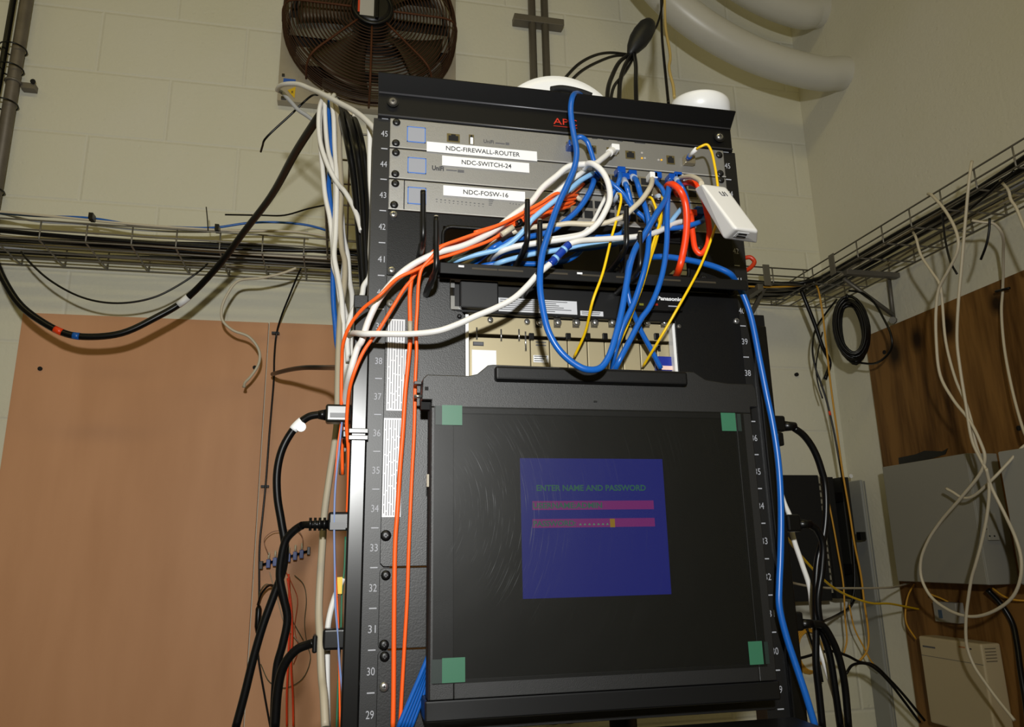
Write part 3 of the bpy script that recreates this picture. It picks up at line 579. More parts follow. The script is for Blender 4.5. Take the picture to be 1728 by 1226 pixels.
# cards
yc = .012
def card(u0, u1, name, m=M_tan):
    a = px(u0, 540, y=yc); b = px(u1, 540, y=yc); c = MB().box(a.x+.0006, b.x-.0006, yc, yc+.03, 1.6, px(800, 567, y=yc).z-.001).build(name, m, pb, .0008); return c
MB().box(px(790, 540, y=yc).x, cxr, yc-.002, yc+.03, px(800, 563, y=yc).z, zc0).build('top_rail', M_tan, pb, .0008)
cu = [791, 894, 926, 956, 989, 1018, 1048, 1077, 1105, 1137]
for i in range(9):
    c = card(cu[i], cu[i+1], 'power_module' if i == 0 else 'line_card')
    ctr = (cu[i]+cu[i+1])/2+(4 if i else 0)
    if i == 0:
        for uu, vv in ((827, 540), (889, 543)): screw(uu, vv, c, .004, yc-.003, M_steel)
        for uu, vv in ((804, 553), (845, 556), (875, 556), (886, 560)):
            p = px(uu, vv, y=yc); MB().tube([p+Vector((0, -.002, 0)), p+Vector((0, -.002, -.016 if uu < 880 else -.026))], .0012, 6).build('slot_wire', M_steel, c)
        a = px(796, 590, y=yc); b = px(837, 590, y=yc); MB().box(a.x, b.x, yc-.0012, yc-.0002, 1.60, a.z).build('blank_sticker', M_label, c)
        a = px(798, 583, y=yc); b = px(816, 577, y=yc); MB().box(a.x, b.x, yc-.001, yc, a.z, b.z).build('name_plate', M_ink, c)
        MB().box(a.x+.001, b.x-.001, yc-.0014, yc-.0008, a.z+.001, b.z-.001).build('name_plate_face', M_inkl, c)
    else:
        p = px(ctr-4, 545, y=yc-.003); MB().box(p.x-.0052, p.x+.0036, yc-.0036, yc-.002, p.z-.0062, p.z+.0062).build('screw_recess', mat('recess_brown', (60, 54, 40), .5), c)
        MB().lathe(p, (0, -1, 0), [(.0048, 0), (.0048, .003), (.0036, .005), (.0012, .0055)], 16).build('thumb_screw', M_steel, c)
        p = px(cu[i]+3, 566, y=yc-.003); MB().box(p.x-.004, p.x+.003, yc-.006, yc-.001, p.z-.006, p.z+.003).build('ejector', M_bcab, c, .001)
        if i in (2, 3, 5, 6): p = px(ctr+3, 568, y=yc); MB().box(p.x-.006, p.x+.005, yc-.0012, yc-.0002, p.z-.002, p.z+.002).build('connector', M_hole, c)
        if i == 1:
            a = px(900, 611, y=yc); b = px(925, 600, y=yc); MB().box(a.x, b.x, yc-.001, yc, a.z, b.z).build('white_sticker', M_label, c)
            t = MB()
            for j in range(3): t.box(a.x+.001, b.x-.003*j-.002, yc-.0013, yc-.0009, b.z-.002-.003*j, b.z-.001-.003*j)
            t.build('sticker_print', M_ink, c)
            t = MB()
            for j in range(2): p = px(904, 577+5*j, y=yc); t.box(p.x, p.x+.014, yc-.0004, yc, p.z-.0008, p.z+.0008)
            t.build('card_print', M_inkl, c)
        if i == 8:
            a = px(1106, 625, y=yc-.004); b = px(1136, 602, y=yc-.004); MB().box(a.x, b.x, yc-.006, yc-.001, a.z, b.z).build('serial_connector', mat('deep_blue', (20, 40, 140), .4), c, .001)
            a = px(1116, 624, y=yc-.005); b = px(1134, 618, y=yc-.005); MB().box(a.x, b.x, yc-.0075, yc-.006, a.z, b.z).build('pink_sticker', mat('pink_white', (235, 200, 190), .5), c)
            p = px(1112, 588, y=yc); MB().box(p.x-.002, p.x+.002, yc-.001, yc, p.z-.004, p.z+.004).build('jack', M_hole, c)
# printed stickers
def sticker(parent, p0, p1, y, lines=5, vert=False, name='printed_sticker'):
    a = px(*p0, y=y); b = px(*p1, y=y); s = MB().box(a.x, b.x, y-.0006, y, b.z, a.z).build(name, mat('sticker_grey_white', (205, 206, 210), .35), parent); t = MB()
    for i in range(lines):
        if vert:
            x = a.x+(b.x-a.x)*(i+.7)/(lines+.6); zz = a.z-.002
            while zz > b.z+.006:
                L_ = random.uniform(.008, .03); t.box(x-.0004, x+.0004, y-.0009, y-.0005, max(b.z+.002, zz-L_), zz); zz -= L_+.0015
        else:
            z = a.z-(a.z-b.z)*(i+.8)/(lines+.8); t.box(a.x+.002, a.x+(b.x-a.x)*random.uniform(.6, .93), y-.0009, y-.0005, z-.0005, z+.0005)
    t.build('fine_print', M_inkl, s); return s
sticker(pb, (655, 538), (681, 693), -.0045, 6, True); sticker(pb, (648, 705), (676, 872), -.0045, 7, True)
sticker(pb, (682, 589), (690, 632), -.0045, 1, True)
ycov = -.0005
sticker(pb, (841, 502), (974, 531), ycov, 6); sticker(pb, (979, 524), (1018, 534), ycov, 2)
a = px(1057, 488, y=-.014); b = px(1154, 524, y=-.014)
cvr = MB().box(a.x, b.x, -.013, .0, b.z, a.z+.002).build('display_cover', mat('gloss_black_cover', (16, 16, 18), .3), pb, .0015)
a = px(1110, 506, y=-.0135); b = px(1150, 500, y=-.0135); MB().text('Panasonic', a.x, b.x, a.z, a.z+.0055, -.0134, bold=.03).build('brand_lettering', M_label, cvr)
a = px(1128, 517, y=-.0135); MB().box(a.x, a.x+.014, -.0136, -.013, a.z, a.z+.0015).build('model_print', M_print, cvr)
for u, c in ((1083, (110, 110, 30)), (1107, (150, 30, 15))):
    a = px(u-4, 515, y=-.0135); MB().box(a.x, a.x+.006, -.0137, -.013, a.z, a.z+.003).build('indicator_window', mat('window%d' % c[1], c, .4), cvr)
# lower panels left of and behind the console
def blank(k0, k1, lab, scr):
    o = MB().prism(rpoly(-.2413, .2413, zu(k1)+.0008, zu(k0)-.0008, .005, ('bl', 'br', 'tl', 'tr')), -.003, -.0003).build('blanking_panel', mat('blanking_grey', (8, 8, 9), .45, spec=.6, bump=.08, bscale=500, var=.25, vscale=25), None, .0006); tag(o, lab, 'panel')
    for u, v in scr: screw(u, v, o, .0055, -.0035, M_blk2)
    return o
blank(13, 15, 'dark two unit rack panel level with rail numbers 31 and 32', ((651, 970), (648, 1087)))
bp_ = blank(15, 17, 'dark rack panel level with rail number 30, lowest in view', ((649, 1107),)); screw(648, 1158, bp_, .0055, -.0035, M_steel)

# ------------------------------------------------------------------ console monitor
YM = -.060
con = thing('console_monitor', (.01, -.05, 1.27), 'black flip-up console monitor on the rack showing a blue login screen', 'monitor')
aL = px(728, 690, y=YM); aR = px(1266, 700, y=YM); zbM = px(900, 1172, y=YM).z; zM = px(730, 686, y=YM).z
x0, x1 = aL.x, px(1268, 705, y=YM).x
sc0 = px(757, 690, y=YM); sc1 = px(1243, 697, y=YM); scb = px(775, 1128, y=YM)
sx0, sx1, sz1 = px(766, 820, y=YM).x, px(1252, 820, y=YM).x, px(1000, 702, y=YM).z; sz0 = px(1000, 1133, y=YM).z
b = MB(); b.box(x0, sx0, YM, -.030, zbM, zM); b.box(sx1, x1, YM, -.030, zbM, zM); b.box(sx0, sx1, YM, -.030, zbM, sz0); b.box(sx0, sx1, YM, -.030, sz1, zM)
M_bez = mat('console_charcoal', (8, 8, 9), .46, spec=.7, bump=.15, bscale=1500)
# header with rounded shoulders
zh = px(735, 632, y=YM).z; xh0 = px(712, 655, y=YM).x; xh1 = px(1262, 665, y=YM).x+.012; zt_ = px(900, 617, y=YM).z; zbh = px(720, 674, y=YM).z
xa, xb = px(800, 630, y=YM).x, px(832, 618, y=YM).x; xc = px(1165, 630, y=YM).x
poly = [(xh0, zbh), (x0, zbh), (x0, zM), (x1, zM), (x1, zbh), (xh1, zbh), (xh1, zh-.006), (xh1-.004, zh), (xc+.05, zh), (xc+.02, zh+.004), (xc+.005, zt_-.001), (xb, zt_), (xb-.006, zt_-.001), (xa+.004, zh+.0025), (xa-.006, zh), (xh0+.006, zh), (xh0+.001, zh-.005)]
b.prism(poly, YM, -.030); b.build('bezel', M_bez, con, .001)
MB().box(sx0, sx1, YM+.002, -.032, sz0, sz1).build('lcd_panel', mat('lcd_dark', (14, 14, 11), .35, emit=(60, 58, 46), es=.04), con)
hl, hr = px(836, 640, y=YM-.008), px(1160, 640, y=YM-.008); ht = px(836, 617, y=YM-.008).z; hb = px(836, 641, y=YM-.008).z
MB().box(hl.x, hr.x, YM-.010, YM+.004, hb, ht).build('handle', mat('handle_charcoal', (7, 7, 8), .45, spec=.35, bump=.12, bscale=1500), con, .003, 3)
# side latches
p = px(707, 650, y=YM+.01)
MB().box(p.x-.006, xh0, YM+.004, YM+.014, p.z+.000, p.z+.004).build('latch', M_blk2, con, .0005)
p = px(707, 669, y=YM+.01); MB().tube([(p.x-.006, YM+.008, p.z), (xh0+.001, YM+.008, p.z)], .0022, 8).build('latch_pin', M_steel, con)
p0_ = px(710, 675, y=YM+.015); p1_ = px(728, 692, y=YM+.015); MB().box(p0_.x, p1_.x, YM+.010, YM+.02, p1_.z, p0_.z).build('hinge_block', M_hole, con)
p = px(720, 655, y=YM-.001); MB().box(p.x-.002, p.x+.002, YM-.001, YM, p.z-.002, p.z+.002).build('pin', M_hole, con)
p = px(1005, 677, y=YM-.001); MB().box(p.x-.002, p.x+.002, YM-.001, YM, p.z-.001, p.z+.001).build('pin', M_hole, con)
p = px(722, 813, y=-.03); MB().box(x0-.0035, x0-.001, YM+.01, YM+.014, p.z-.007, p.z+.007).build('side_label', M_beige, con)
MB().box(x0-.0008, x0, YM+.003, -.030, zbM, zbh-.004).build('side_groove', M_hole, con)
# login window
yd = YM+.0015
def blue_pt(a, b):   # a right, b down within the login window
    tl, tr, br, bl = px(877, 773, y=yd), px(1116, 774, y=yd), px(1134, 1002, y=yd), px(883, 1010, y=yd)
    return tl*(1-a)*(1-b)+tr*a*(1-b)+br*a*b+bl*(1-a)*b
q0, q1 = blue_pt(0, .5).x, blue_pt(1, .5).x; qz1, qz0 = (blue_pt(0, 0).z+blue_pt(1, 0).z)/2, (blue_pt(0, 1).z+blue_pt(1, 1).z)/2
def W(a, b): return (q0+(q1-q0)*a, qz1+(qz0-qz1)*b)
E_blue = mat('screen_blue', (14, 18, 60), .4, emit=(34, 42, 150), es=.85)
E_mag = mat('screen_magenta', (50, 10, 50), .4, emit=(165, 52, 150), es=.75)
E_grn = mat('screen_dark_green', (8, 20, 16), .4, emit=(60, 130, 110), es=.8)
E_yel = mat('screen_yellow', (60, 50, 10), .4, emit=(205, 160, 40), es=.75)
dsp = MB().box(q0, q1, yd-.0006, yd+.0004, qz0, qz1).build('login_window', E_blue, con)
def scr_box(a0, a1, b0, b1, nm, m, dy=.0010): (xA, zA), (xB, zB) = W(a0, b0), W(a1, b1); return MB().box(xA, xB, yd-dy, yd-.0004, zB, zA).build(nm, m, dsp)
scr_box(.075, .915, .315, .380, 'input_field', E_mag); scr_box(.073, .915, .445, .508, 'input_field', E_mag); scr_box(.60, .633, .448, .510, 'text_cursor', E_yel, .0014)
def scr_txt(t, a0, a1, b0, b1): (xA, zA), (xB, zB) = W(a0, b0), W(a1, b1); MB().text(t, xA, xB, zB, zA, yd-.0013, bold=.03).build('screen_lettering', E_grn, dsp)
scr_txt('ENTER NAME AND PASSWORD', .105, .865, .197, .243); scr_txt('USERNAME:ADMIN', .078, .55, .327, .370); scr_txt('PASSWORD:', .078, .365, .457, .498)
t = MB()
for i in range(7):
    (xA, zA) = W(.385+i*.031, .478); (xB, zB) = W(.405+i*.031, .492); t.add([(xA, yd-.0013, zB), (xB, yd-.0013, zB), ((xA+xB)/2, yd-.0013, zA)], [(0, 1, 2)])
t.build('password_marks', mat('screen_mint', (20, 50, 40), .4, emit=(110, 180, 140), es=.9), dsp)
# protective film, finely scratched; flash glints on the marks painted as pale arcs
fm = bpy.data.materials.new('scratch_glint_film'); fm.use_nodes = True; nt = fm.node_tree; nt.nodes.clear(); L = nt.links.new
out = nt.nodes.new('ShaderNodeOutputMaterial'); mx = nt.nodes.new('ShaderNodeMixShader'); tr = nt.nodes.new('ShaderNodeBsdfTransparent'); tr.inputs[0].default_value = (.86, .86, .86, 1)
pr = nt.nodes.new('ShaderNodeBsdfPrincipled'); pr.inputs['Base Color'].default_value = (.02, .02, .018, 1); pr.inputs['Roughness'].default_value = .33
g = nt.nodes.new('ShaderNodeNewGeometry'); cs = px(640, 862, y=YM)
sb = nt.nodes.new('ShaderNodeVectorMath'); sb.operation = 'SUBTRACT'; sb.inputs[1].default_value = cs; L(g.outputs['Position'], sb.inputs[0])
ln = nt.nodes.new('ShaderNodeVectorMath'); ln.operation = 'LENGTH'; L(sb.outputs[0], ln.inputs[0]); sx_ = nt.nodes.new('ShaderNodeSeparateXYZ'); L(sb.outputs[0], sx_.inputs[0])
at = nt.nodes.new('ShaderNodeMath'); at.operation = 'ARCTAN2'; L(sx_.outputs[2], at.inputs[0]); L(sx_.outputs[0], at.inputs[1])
def scratch_glints(kr, ka, off, lo, hi):
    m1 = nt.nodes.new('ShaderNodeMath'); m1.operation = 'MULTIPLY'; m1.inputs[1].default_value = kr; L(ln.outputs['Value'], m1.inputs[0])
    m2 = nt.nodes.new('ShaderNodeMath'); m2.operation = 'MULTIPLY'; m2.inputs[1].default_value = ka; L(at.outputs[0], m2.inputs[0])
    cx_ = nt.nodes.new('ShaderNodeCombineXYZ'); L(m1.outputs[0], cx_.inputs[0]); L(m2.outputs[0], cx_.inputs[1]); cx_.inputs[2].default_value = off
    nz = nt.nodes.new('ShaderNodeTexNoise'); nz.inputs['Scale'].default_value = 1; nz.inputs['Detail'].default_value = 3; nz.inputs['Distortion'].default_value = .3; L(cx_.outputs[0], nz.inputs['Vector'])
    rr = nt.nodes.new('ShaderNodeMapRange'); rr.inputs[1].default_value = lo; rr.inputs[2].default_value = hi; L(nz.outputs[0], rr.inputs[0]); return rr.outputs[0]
sc1 = scratch_glints(1100, 3, 0, .60, .82); band_ = nt.nodes.new('ShaderNodeValToRGB'); L(ln.outputs['Value'], band_.inputs[0]); e = band_.color_ramp.elements
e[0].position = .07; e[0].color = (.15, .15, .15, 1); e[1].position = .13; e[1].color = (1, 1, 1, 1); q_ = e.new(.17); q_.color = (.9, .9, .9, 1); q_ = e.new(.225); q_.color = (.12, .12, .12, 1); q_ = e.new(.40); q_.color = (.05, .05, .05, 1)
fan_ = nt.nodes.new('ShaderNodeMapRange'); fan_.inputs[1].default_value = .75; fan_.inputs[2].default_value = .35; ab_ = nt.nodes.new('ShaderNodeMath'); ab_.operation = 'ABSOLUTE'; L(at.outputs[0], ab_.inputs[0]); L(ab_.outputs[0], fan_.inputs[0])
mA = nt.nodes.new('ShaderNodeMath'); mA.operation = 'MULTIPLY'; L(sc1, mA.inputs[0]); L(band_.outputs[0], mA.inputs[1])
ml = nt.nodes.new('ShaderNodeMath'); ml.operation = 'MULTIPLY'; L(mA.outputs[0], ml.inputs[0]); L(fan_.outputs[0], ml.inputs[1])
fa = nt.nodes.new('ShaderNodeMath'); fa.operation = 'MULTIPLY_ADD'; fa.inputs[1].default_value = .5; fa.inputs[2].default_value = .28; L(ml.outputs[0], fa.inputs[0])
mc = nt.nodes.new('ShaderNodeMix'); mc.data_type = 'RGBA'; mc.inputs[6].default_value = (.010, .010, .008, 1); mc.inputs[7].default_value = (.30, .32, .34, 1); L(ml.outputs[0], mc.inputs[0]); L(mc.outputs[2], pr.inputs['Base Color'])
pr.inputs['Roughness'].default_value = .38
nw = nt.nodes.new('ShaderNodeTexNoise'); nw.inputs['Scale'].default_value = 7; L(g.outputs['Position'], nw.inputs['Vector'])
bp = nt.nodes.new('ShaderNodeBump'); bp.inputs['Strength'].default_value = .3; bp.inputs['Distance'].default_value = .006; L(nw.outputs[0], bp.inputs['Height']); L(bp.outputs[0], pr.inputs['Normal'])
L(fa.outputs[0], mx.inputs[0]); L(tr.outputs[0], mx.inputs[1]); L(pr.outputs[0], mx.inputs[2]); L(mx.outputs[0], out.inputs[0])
fx0, fx1 = px(732, 800, y=YM-.001).x, px(1264, 800, y=YM-.001).x; fz1 = px(1000, 690, y=YM-.001).z; fz0 = px(1000, 1140, y=YM-.001).z
MB().box(fx0, fx1, YM-.0012, YM-.0006, fz0, fz1).build('protective_film', fm, con)
M_tape = mat('green_tape', (50, 106, 80), .45); M_tapd = mat('dark_tape_end', (26, 40, 36), .5)
for (u0, v0, u1_, v1), (du0, du1) in (((746, 683, 780, 717), (735, 746)), ((1216, 696, 1243, 727), (1243, 1252)), ((1262, 1082, 1289, 1120), (1289, 1299)), ((746, 1110, 785, 1150), (728, 746))):
    a = px(u0, v0, y=YM-.0015); b = px(u1_, v1, y=YM-.0015); ta = MB().box(a.x, b.x, YM-.0017, YM-.0012, b.z, a.z).build('tape', M_tape, con)
    c = px(du0, v0+2, y=YM-.0015); d_ = px(du1, v1, y=YM-.0015); MB().box(c.x, d_.x, YM-.0016, YM-.0012, b.z, a.z-.001).build('tape_end', M_tapd, ta)
# lower hinge and keyboard drawer under the screen
MB().box(x0-.004, x1+.006, -.055, -.006, zbM-.022, zbM-.001).build('hinge_bar', M_blk2, con, .002)
MB().box(x0-.012, x1+.02, -.36, -.056, zbM-.055, zbM-.040).build('keyboard_drawer', M_blk2, con, .003)

# ------------------------------------------------------------------ things on the rack top
def frame_from(n):
    n = Vector(n).normalized(); X = n.orthogonal().normalized(); return n
ap = thing('wireless_access_point', (.02, .08, 2.003), 'large white disc access point leaning on top of the rack', 'access point')
c = px(943, 238, y=.06); nrm = Vector((-.05, -.93, -.10)).normalized()
MB().lathe(c, nrm, [(.060, -.020), (.088, -.014), (.100, -.004), (.1015, .004), (.099, .008), (.088, .0095)], 64).build('shell', M_wp, ap)
MB().lathe(c+nrm*.0094, nrm, [(.076, 0), (.075, .001)], 48).build('back_plate', mat('grey_back_plate', (175, 176, 180), .4), ap)
arc = [px(930+i*14, 156+(-4, -3.5, -1, 3, 9, 14)[i], y=.04) for i in range(6)]
MB().tube(smooth([px(930, 151, y=.02), px(945, 149, y=.02), px(962, 151, y=.02), px(982, 156, y=.02), px(998, 162, y=.02)], 4), .0048, 8).build('cable_recess', M_hole, ap)
sd = thing('ceiling_sensor', (.215, .07, 2.003), 'round white lidded sensor tipped on top right of the rack', 'sensor')
zt9 = px(1172, 144, y=.014).z; nrm = Vector((.05, -.02, 1)).normalized(); c = Vector((px(1173, 170, y=.062).x, .062, 2.004)); H_ = zt9-2.004
MB().lathe(c, nrm, [(.045, 0), (.0465, .003), (.0465, H_-.038)], 48).build('base', M_wp, sd)
MB().lathe(c+nrm*(H_-.038), nrm, [(.0455, 0), (.0455, .0014)], 48).build('groove', mat('groove_grey', (110, 110, 112), .6), sd)
MB().lathe(c+nrm*(H_-.0366), nrm, [(.0465, 0), (.0468, .029), (.0462, .033), (.043, .035)], 48).build('cover', M_wp, sd)

# ------------------------------------------------------------------ white injector box hanging at right
inj = thing('power_injector', tuple(px(1230, 380, y=-.11)), 'white plastic power injector box dangling at the upper right of the rack', 'power injector')
ft = [px(1183, 309, y=-.115), px(1225, 315, y=-.105), px(1281, 390, y=-.135), px(1242, 386, y=-.145)]
bk = [px(1170, 318, y=-.090), px(1222, 322, y=-.075), px(1279, 412, y=-.108), px(1220, 404, y=-.117)]
M_inj = mat('injector_white', (226, 224, 221), .35)
MB().hexa([ft[3], ft[2], ft[1], ft[0]], [bk[3], bk[2], bk[1], bk[0]]).build('case', M_inj, inj, .004, 4)
def on(Q, a, b, off=0):   # Q: tl,tr,br,bl
    return Q[0]*(1-a)*(1-b)+Q[1]*a*(1-b)+Q[2]*a*b+Q[3]*(1-a)*b
nf = (ft[1]-ft[0]).cross(ft[3]-ft[0]).normalized(); nf = nf if nf.y < 0 else -nf
MB().tube([on(ft, .50, .16)+nf*.0004, on(ft, .52, .24)+nf*.0004, on(ft, .64, .24)+nf*.0004, on(ft, .64, .15)+nf*.0004], .0007, 6).tube([on(ft, .72, .15)+nf*.0004, on(ft, .75, .24)+nf*.0004], .0007, 6).build('printed_mark', M_inkl, inj)
QB = [ft[3], ft[2], bk[2], bk[3]]; nb_ = (QB[1]-QB[0]).cross(QB[3]-QB[0]).normalized(); nb_ = nb_ if nb_.z < 0 else -nb_
for (a0, a1, b0, b1, nm, mm) in ((.18, .62, .22, .62, 'port_plate', M_label), (.25, .55, .28, .38, 'port_opening', M_hole), (.25, .55, .48, .58, 'port_opening', M_hole)):
    e = .0006 if nm == 'port_plate' else .0010
    MB().hexa([on(QB, a0, b0)+nb_*e, on(QB, a1, b0)+nb_*e, on(QB, a1, b1)+nb_*e, on(QB, a0, b1)+nb_*e], [on(QB, a0, b0)-nb_*.001, on(QB, a1, b0)-nb_*.001, on(QB, a1, b1)-nb_*.001, on(QB, a0, b1)-nb_*.001]).build(nm, mm, inj)

# ------------------------------------------------------------------ right wall equipment
def wallbox(name, lab, cat, uvs, xf, m, z_lo=None, bevel=.002, xw=1.2495):   # front face left-top, right-top, left-bottom pixels on plane x=xf
    a, b, c = px(*uvs[0], x=xf), px(*uvs[1], x=xf), px(*uvs[2], x=xf)
    t = thing(name, (xw, b.y, c.z), lab, cat); MB().box(xf, xw, b.y, (a.y+c.y)/2, c.z, a.z).build('case', m, t, bevel)
    return t, (xf, b.y, (a.y+c.y)/2, c.z, a.z)
M_pbox = mat('grey_enclosure_paint', (140, 138, 130), .45)
pa, B1_ = wallbox('electrical_box', 'grey metal enclosure on the right wall with a small socket on its side', 'electrical box', ((1493, 787), (1632, 768), (1513, 980)), 1.165, M_pbox)
MB().box(1.162, 1.1652, B1_[1]+.001, B1_[2]-.001, B1_[3]+.001, B1_[4]-.001).build('cover', M_pbox, pa, .001)
a = px(1658, 866, y=B1_[1]); b = px(1683, 911, y=B1_[1])
so = MB().box(a.x, b.x, B1_[1]-.008, B1_[1], b.z, a.z).build('socket_plate', mat('socket_grey', (150, 146, 134), .5), pa, .001)
for du, dv in ((4, 16), (4, 28), (10, 40), (18, 40)):
    p = px(1660+du, 864+dv, y=B1_[1]-.008); MB().cyl(p, p+Vector((0, -.001, 0)), .002, 8).build('socket_hole', M_hole, so)
bx2 = thing('electrical_box', (1.20, .5, 1.33), 'second grey metal enclosure at the right edge of the picture', 'electrical box')
e2 = px(1684, 762, x=1.135); z2 = px(1700, 985, x=1.135).z
MB().box(1.135, 1.2495, e2.y-.30, e2.y, z2, e2.z).build('case', mat('light_grey_enclosure', (152, 152, 148), .45), bx2, .002)
MB().box(1.1325, 1.1348, e2.y-.298, e2.y-.002, z2+.002, e2.z-.002).build('cover', mat('light_grey_enclosure', (1, 1, 1)), bx2, .001)
# black tape on the pine board
P4 = [px(1517, 783, x=1.2485), px(1516, 772, x=1.2485), px(1545, 766, x=1.2485), px(1560, 760, x=1.2485), px(1590, 761, x=1.2485), px(1599, 756, x=1.2485), px(1595, 766, x=1.2485), px(1560, 777, x=1.2485)]
n = len(P4); o = MB().add(P4+[p+Vector((.0012, 0, 0)) for p in P4], [tuple(range(n)), tuple(reversed(range(n, 2*n)))]+[(i, i+n, (i+1) % n+n, (i+1) % n) for i in range(n)]).build('tape_strip', M_bcab)
tag(o, 'torn strip of black tape on the brown board above the grey enclosure', 'tape')
# beige device box
M_dev = mat('cream_device_plastic', (188, 172, 138), .5)
dv = thing('network_terminal', (1.22, .75, 1.0), 'cream plastic network terminal box low on the brown board', 'network device')
xf = 1.195; a, b = px(1549, 1072, x=xf), px(1655, 1086, x=xf)
MB().box(xf, 1.2495, b.y, a.y, 1.00, (a.z+b.z)/2).build('case', M_dev, dv, .005, 3)
for i in range(5):
    p = px(1664, 1090+i*6, y=b.y); MB().box(xf+.008, xf+.038, b.y-.001, b.y, (a.z+b.z)/2-.012-i*.007, (a.z+b.z)/2-.010-i*.007).build('vent_slot', mat('vent_shadow', (110, 100, 80), .6), dv)
MB().box(xf-.0006, xf, b.y+.002, a.y-.002, (a.z+b.z)/2-.047, (a.z+b.z)/2-.046).build('seam', M_inkl, dv)
a1, b1_ = px(1557, 1088, x=xf), px(1578, 1092, x=xf); MB().box(xf-.0006, xf, b1_.y, a1.y, a1.z-.004, a1.z).build('printed_mark', M_inkl, dv)
a1 = px(1622, 1090, x=xf); MB().box(xf-.0006, xf, a1.y-.012, a1.y+.008, a1.z-.003, a1.z).build('printed_mark', mat('faded_orange', (170, 110, 60), .6), dv)
a1 = px(1636, 1093, x=xf); MB().box(xf-.0006, xf, a1.y-.006, a1.y+.006, a1.z-.003, a1.z).build('printed_mark', M_ink, dv)
jb = thing('junction_box', (1.23, .85, 1.2), 'small pale wall jack on the brown board above the cream terminal box', 'wall jack')
a, b = px(1573, 1014, x=1.225), px(1617, 1052, x=1.225); MB().box(1.225, 1.2495, b.y, a.y, b.z, a.z).build('case', mat('pale_grey_plastic', (150, 146, 136), .5), jb, .002)
p = px(1587, 1034, x=1.225); MB().box(1.2235, 1.225, p.y-.006, p.y+.006, p.z-.012, p.z+.008).build('jack', mat('dull_blue_jack', (60, 80, 100), .4), jb)
# corner trunking
M_trk = mat('grey_pvc_trunking', (142, 143, 140), .35)
a = px(1444, 812, y=1.18); o = MB().box(a.x, 1.2628, 1.16, 1.2299, .6, 1.632).box(a.x+.01, a.x+.035, 1.150, 1.161, .6, 1.630).build('cable_trunking', M_trk, None, .003); tag(o, 'grey plastic cable trunking standing in the corner left of the brown board', 'trunking')
p = px(1452, 903, y=1.16); MB().box(p.x-.012, p.x+.006, 1.142, 1.162, p.z-.014, p.z+.010).build('clip', M_bcab, o, .001)
p = px(1435, 803, y=1.14); MB().cyl(p, p+Vector((0, -.004, 0)), .006, 12).build('screw_cap', M_label, o)
# patch panel bracket on the back wall
pp = thing('wiring_cabinet', (1.0, 1.15, 1.27), 'black wall wiring cabinet with a pale terminal strip seen right of the rack', 'wiring cabinet')
y_ = 1.12; zt2 = px(1330, 801, y=y_).z; zb2 = px(1340, 1015, y=y_).z; xr_ = px(1381, 805, y=y_).x
MB().box(.66, xr_, y_, 1.2299, zb2, zt2).build('panel', M_hole, pp, .002)
x1_ = px(1390, 850, y=y_).x+.004; MB().box(xr_, x1_, y_+.01, 1.2, zb2+.02, zt2-.003).build('terminal_strip', mat('ivory_terminals', (150, 144, 126), .5), pp)
for i in range(16):
    z = zt2-.03-i*.0195
    if z > zb2+.025: MB().box(xr_+.004, x1_+.0008, y_+.006, y_+.011, z, z+.006).build('terminal_clip', mat('terminal_clip', (60, 56, 46), .5), pp)
x2_ = px(1409, 850, y=y_).x; MB().box(x1_, x2_, y_-.005, 1.2299, zb2+.005, zt2-.006).build('hinge_side', M_hole, pp, .001)
x3_ = px(1424, 850, y=y_).x; MB().box(x2_, x3_, y_+.05, 1.2299, zb2+.005, zt2-.004).build('back_channel', mat('channel_grey', (70, 66, 60), .5, metal=.3), pp)
x4_ = px(1437, 850, y=y_).x; MB().box(x3_, x4_, y_, 1.2299, zb2, zt2-.006).build('side_channel', mat('dark_olive_steel', (34, 34, 32), .5), pp, .001)
for v in (838, 960):
    p = px(1412, v, y=y_); MB().box(x2_-.01, x3_, y_-.002, y_+.04, p.z-.014, p.z+.014).build('latch_plate', M_bcab, pp, .001)
p = px(1343, 632, y=1.2295); o = MB().cyl(p, p+Vector((0, -.008, 0)), .006, 8).build('wall_anchor', M_hole); tag(o, 'small dark anchor stub in the white wall right of the rack', 'anchor')
# coil
CO = Vector((1.155, 1.13, 0)); cc = px(1437, 556, x=1.14); CO = cc; pts = []
rad = [(random.uniform(.026, .050), random.uniform(.074, .100)) for _ in range(26)]
d1 = Vector((.80, -.60, 0)); d2 = AZ; d3 = Vector((.6, .8, 0)); k = 0; NT = 26
for t_ in range(NT):
    ra, rb_ = rad[t_]; rn = rad[(t_+1) % NT]
    for s_ in range(24):
        f_ = s_/24; a = 2*math.pi*f_+math.pi/2; ra_, rbb = ra+(rn[0]-ra)*f_, rb_+(rn[1]-rb_)*f_
        pts.append(CO + d1*(ra_*math.cos(a)) + d2*(rbb*math.sin(a)-(.10-rbb)*.0) + d3*((t_-NT/2)*.0026+random.uniform(-.001, .001)))
o = MB().tube(pts, .0043, 7).build('cable_coil', M_bcab); tag(o, 'thick coil of black cable hanging from the corner of the trays', 'cable coil')
top = CO+AZ*.095; MB().tube([top+d3*(-.045), top+AZ*.012+d3*0, top+d3*.045, top-AZ*.02+d3*0], .003, 6, closed=True).build('tie', M_bcab, o)
cable('cable', 'black cable loop with a red mark bulging right of the coil', 'cable', [(1432, 490, 1.13), (1452, 493, 1.15), (1474, 509), (1491, 537), (1503, 563), (1505, 585), (1492, 604), (1475, 613), (1450, 612, 1.17)], .0032, M_bcab, ax='x')[0]
o_, S_ = cable('cable', 'black cable falling from the tray corner beside the yellow fiber', 'cable', [(1352, 490, 1.05), (1361, 512, 1.05), (1376, 550), (1388, 585), (1400, 612), (1392, 640, 1.08)], .0060, M_bcab)
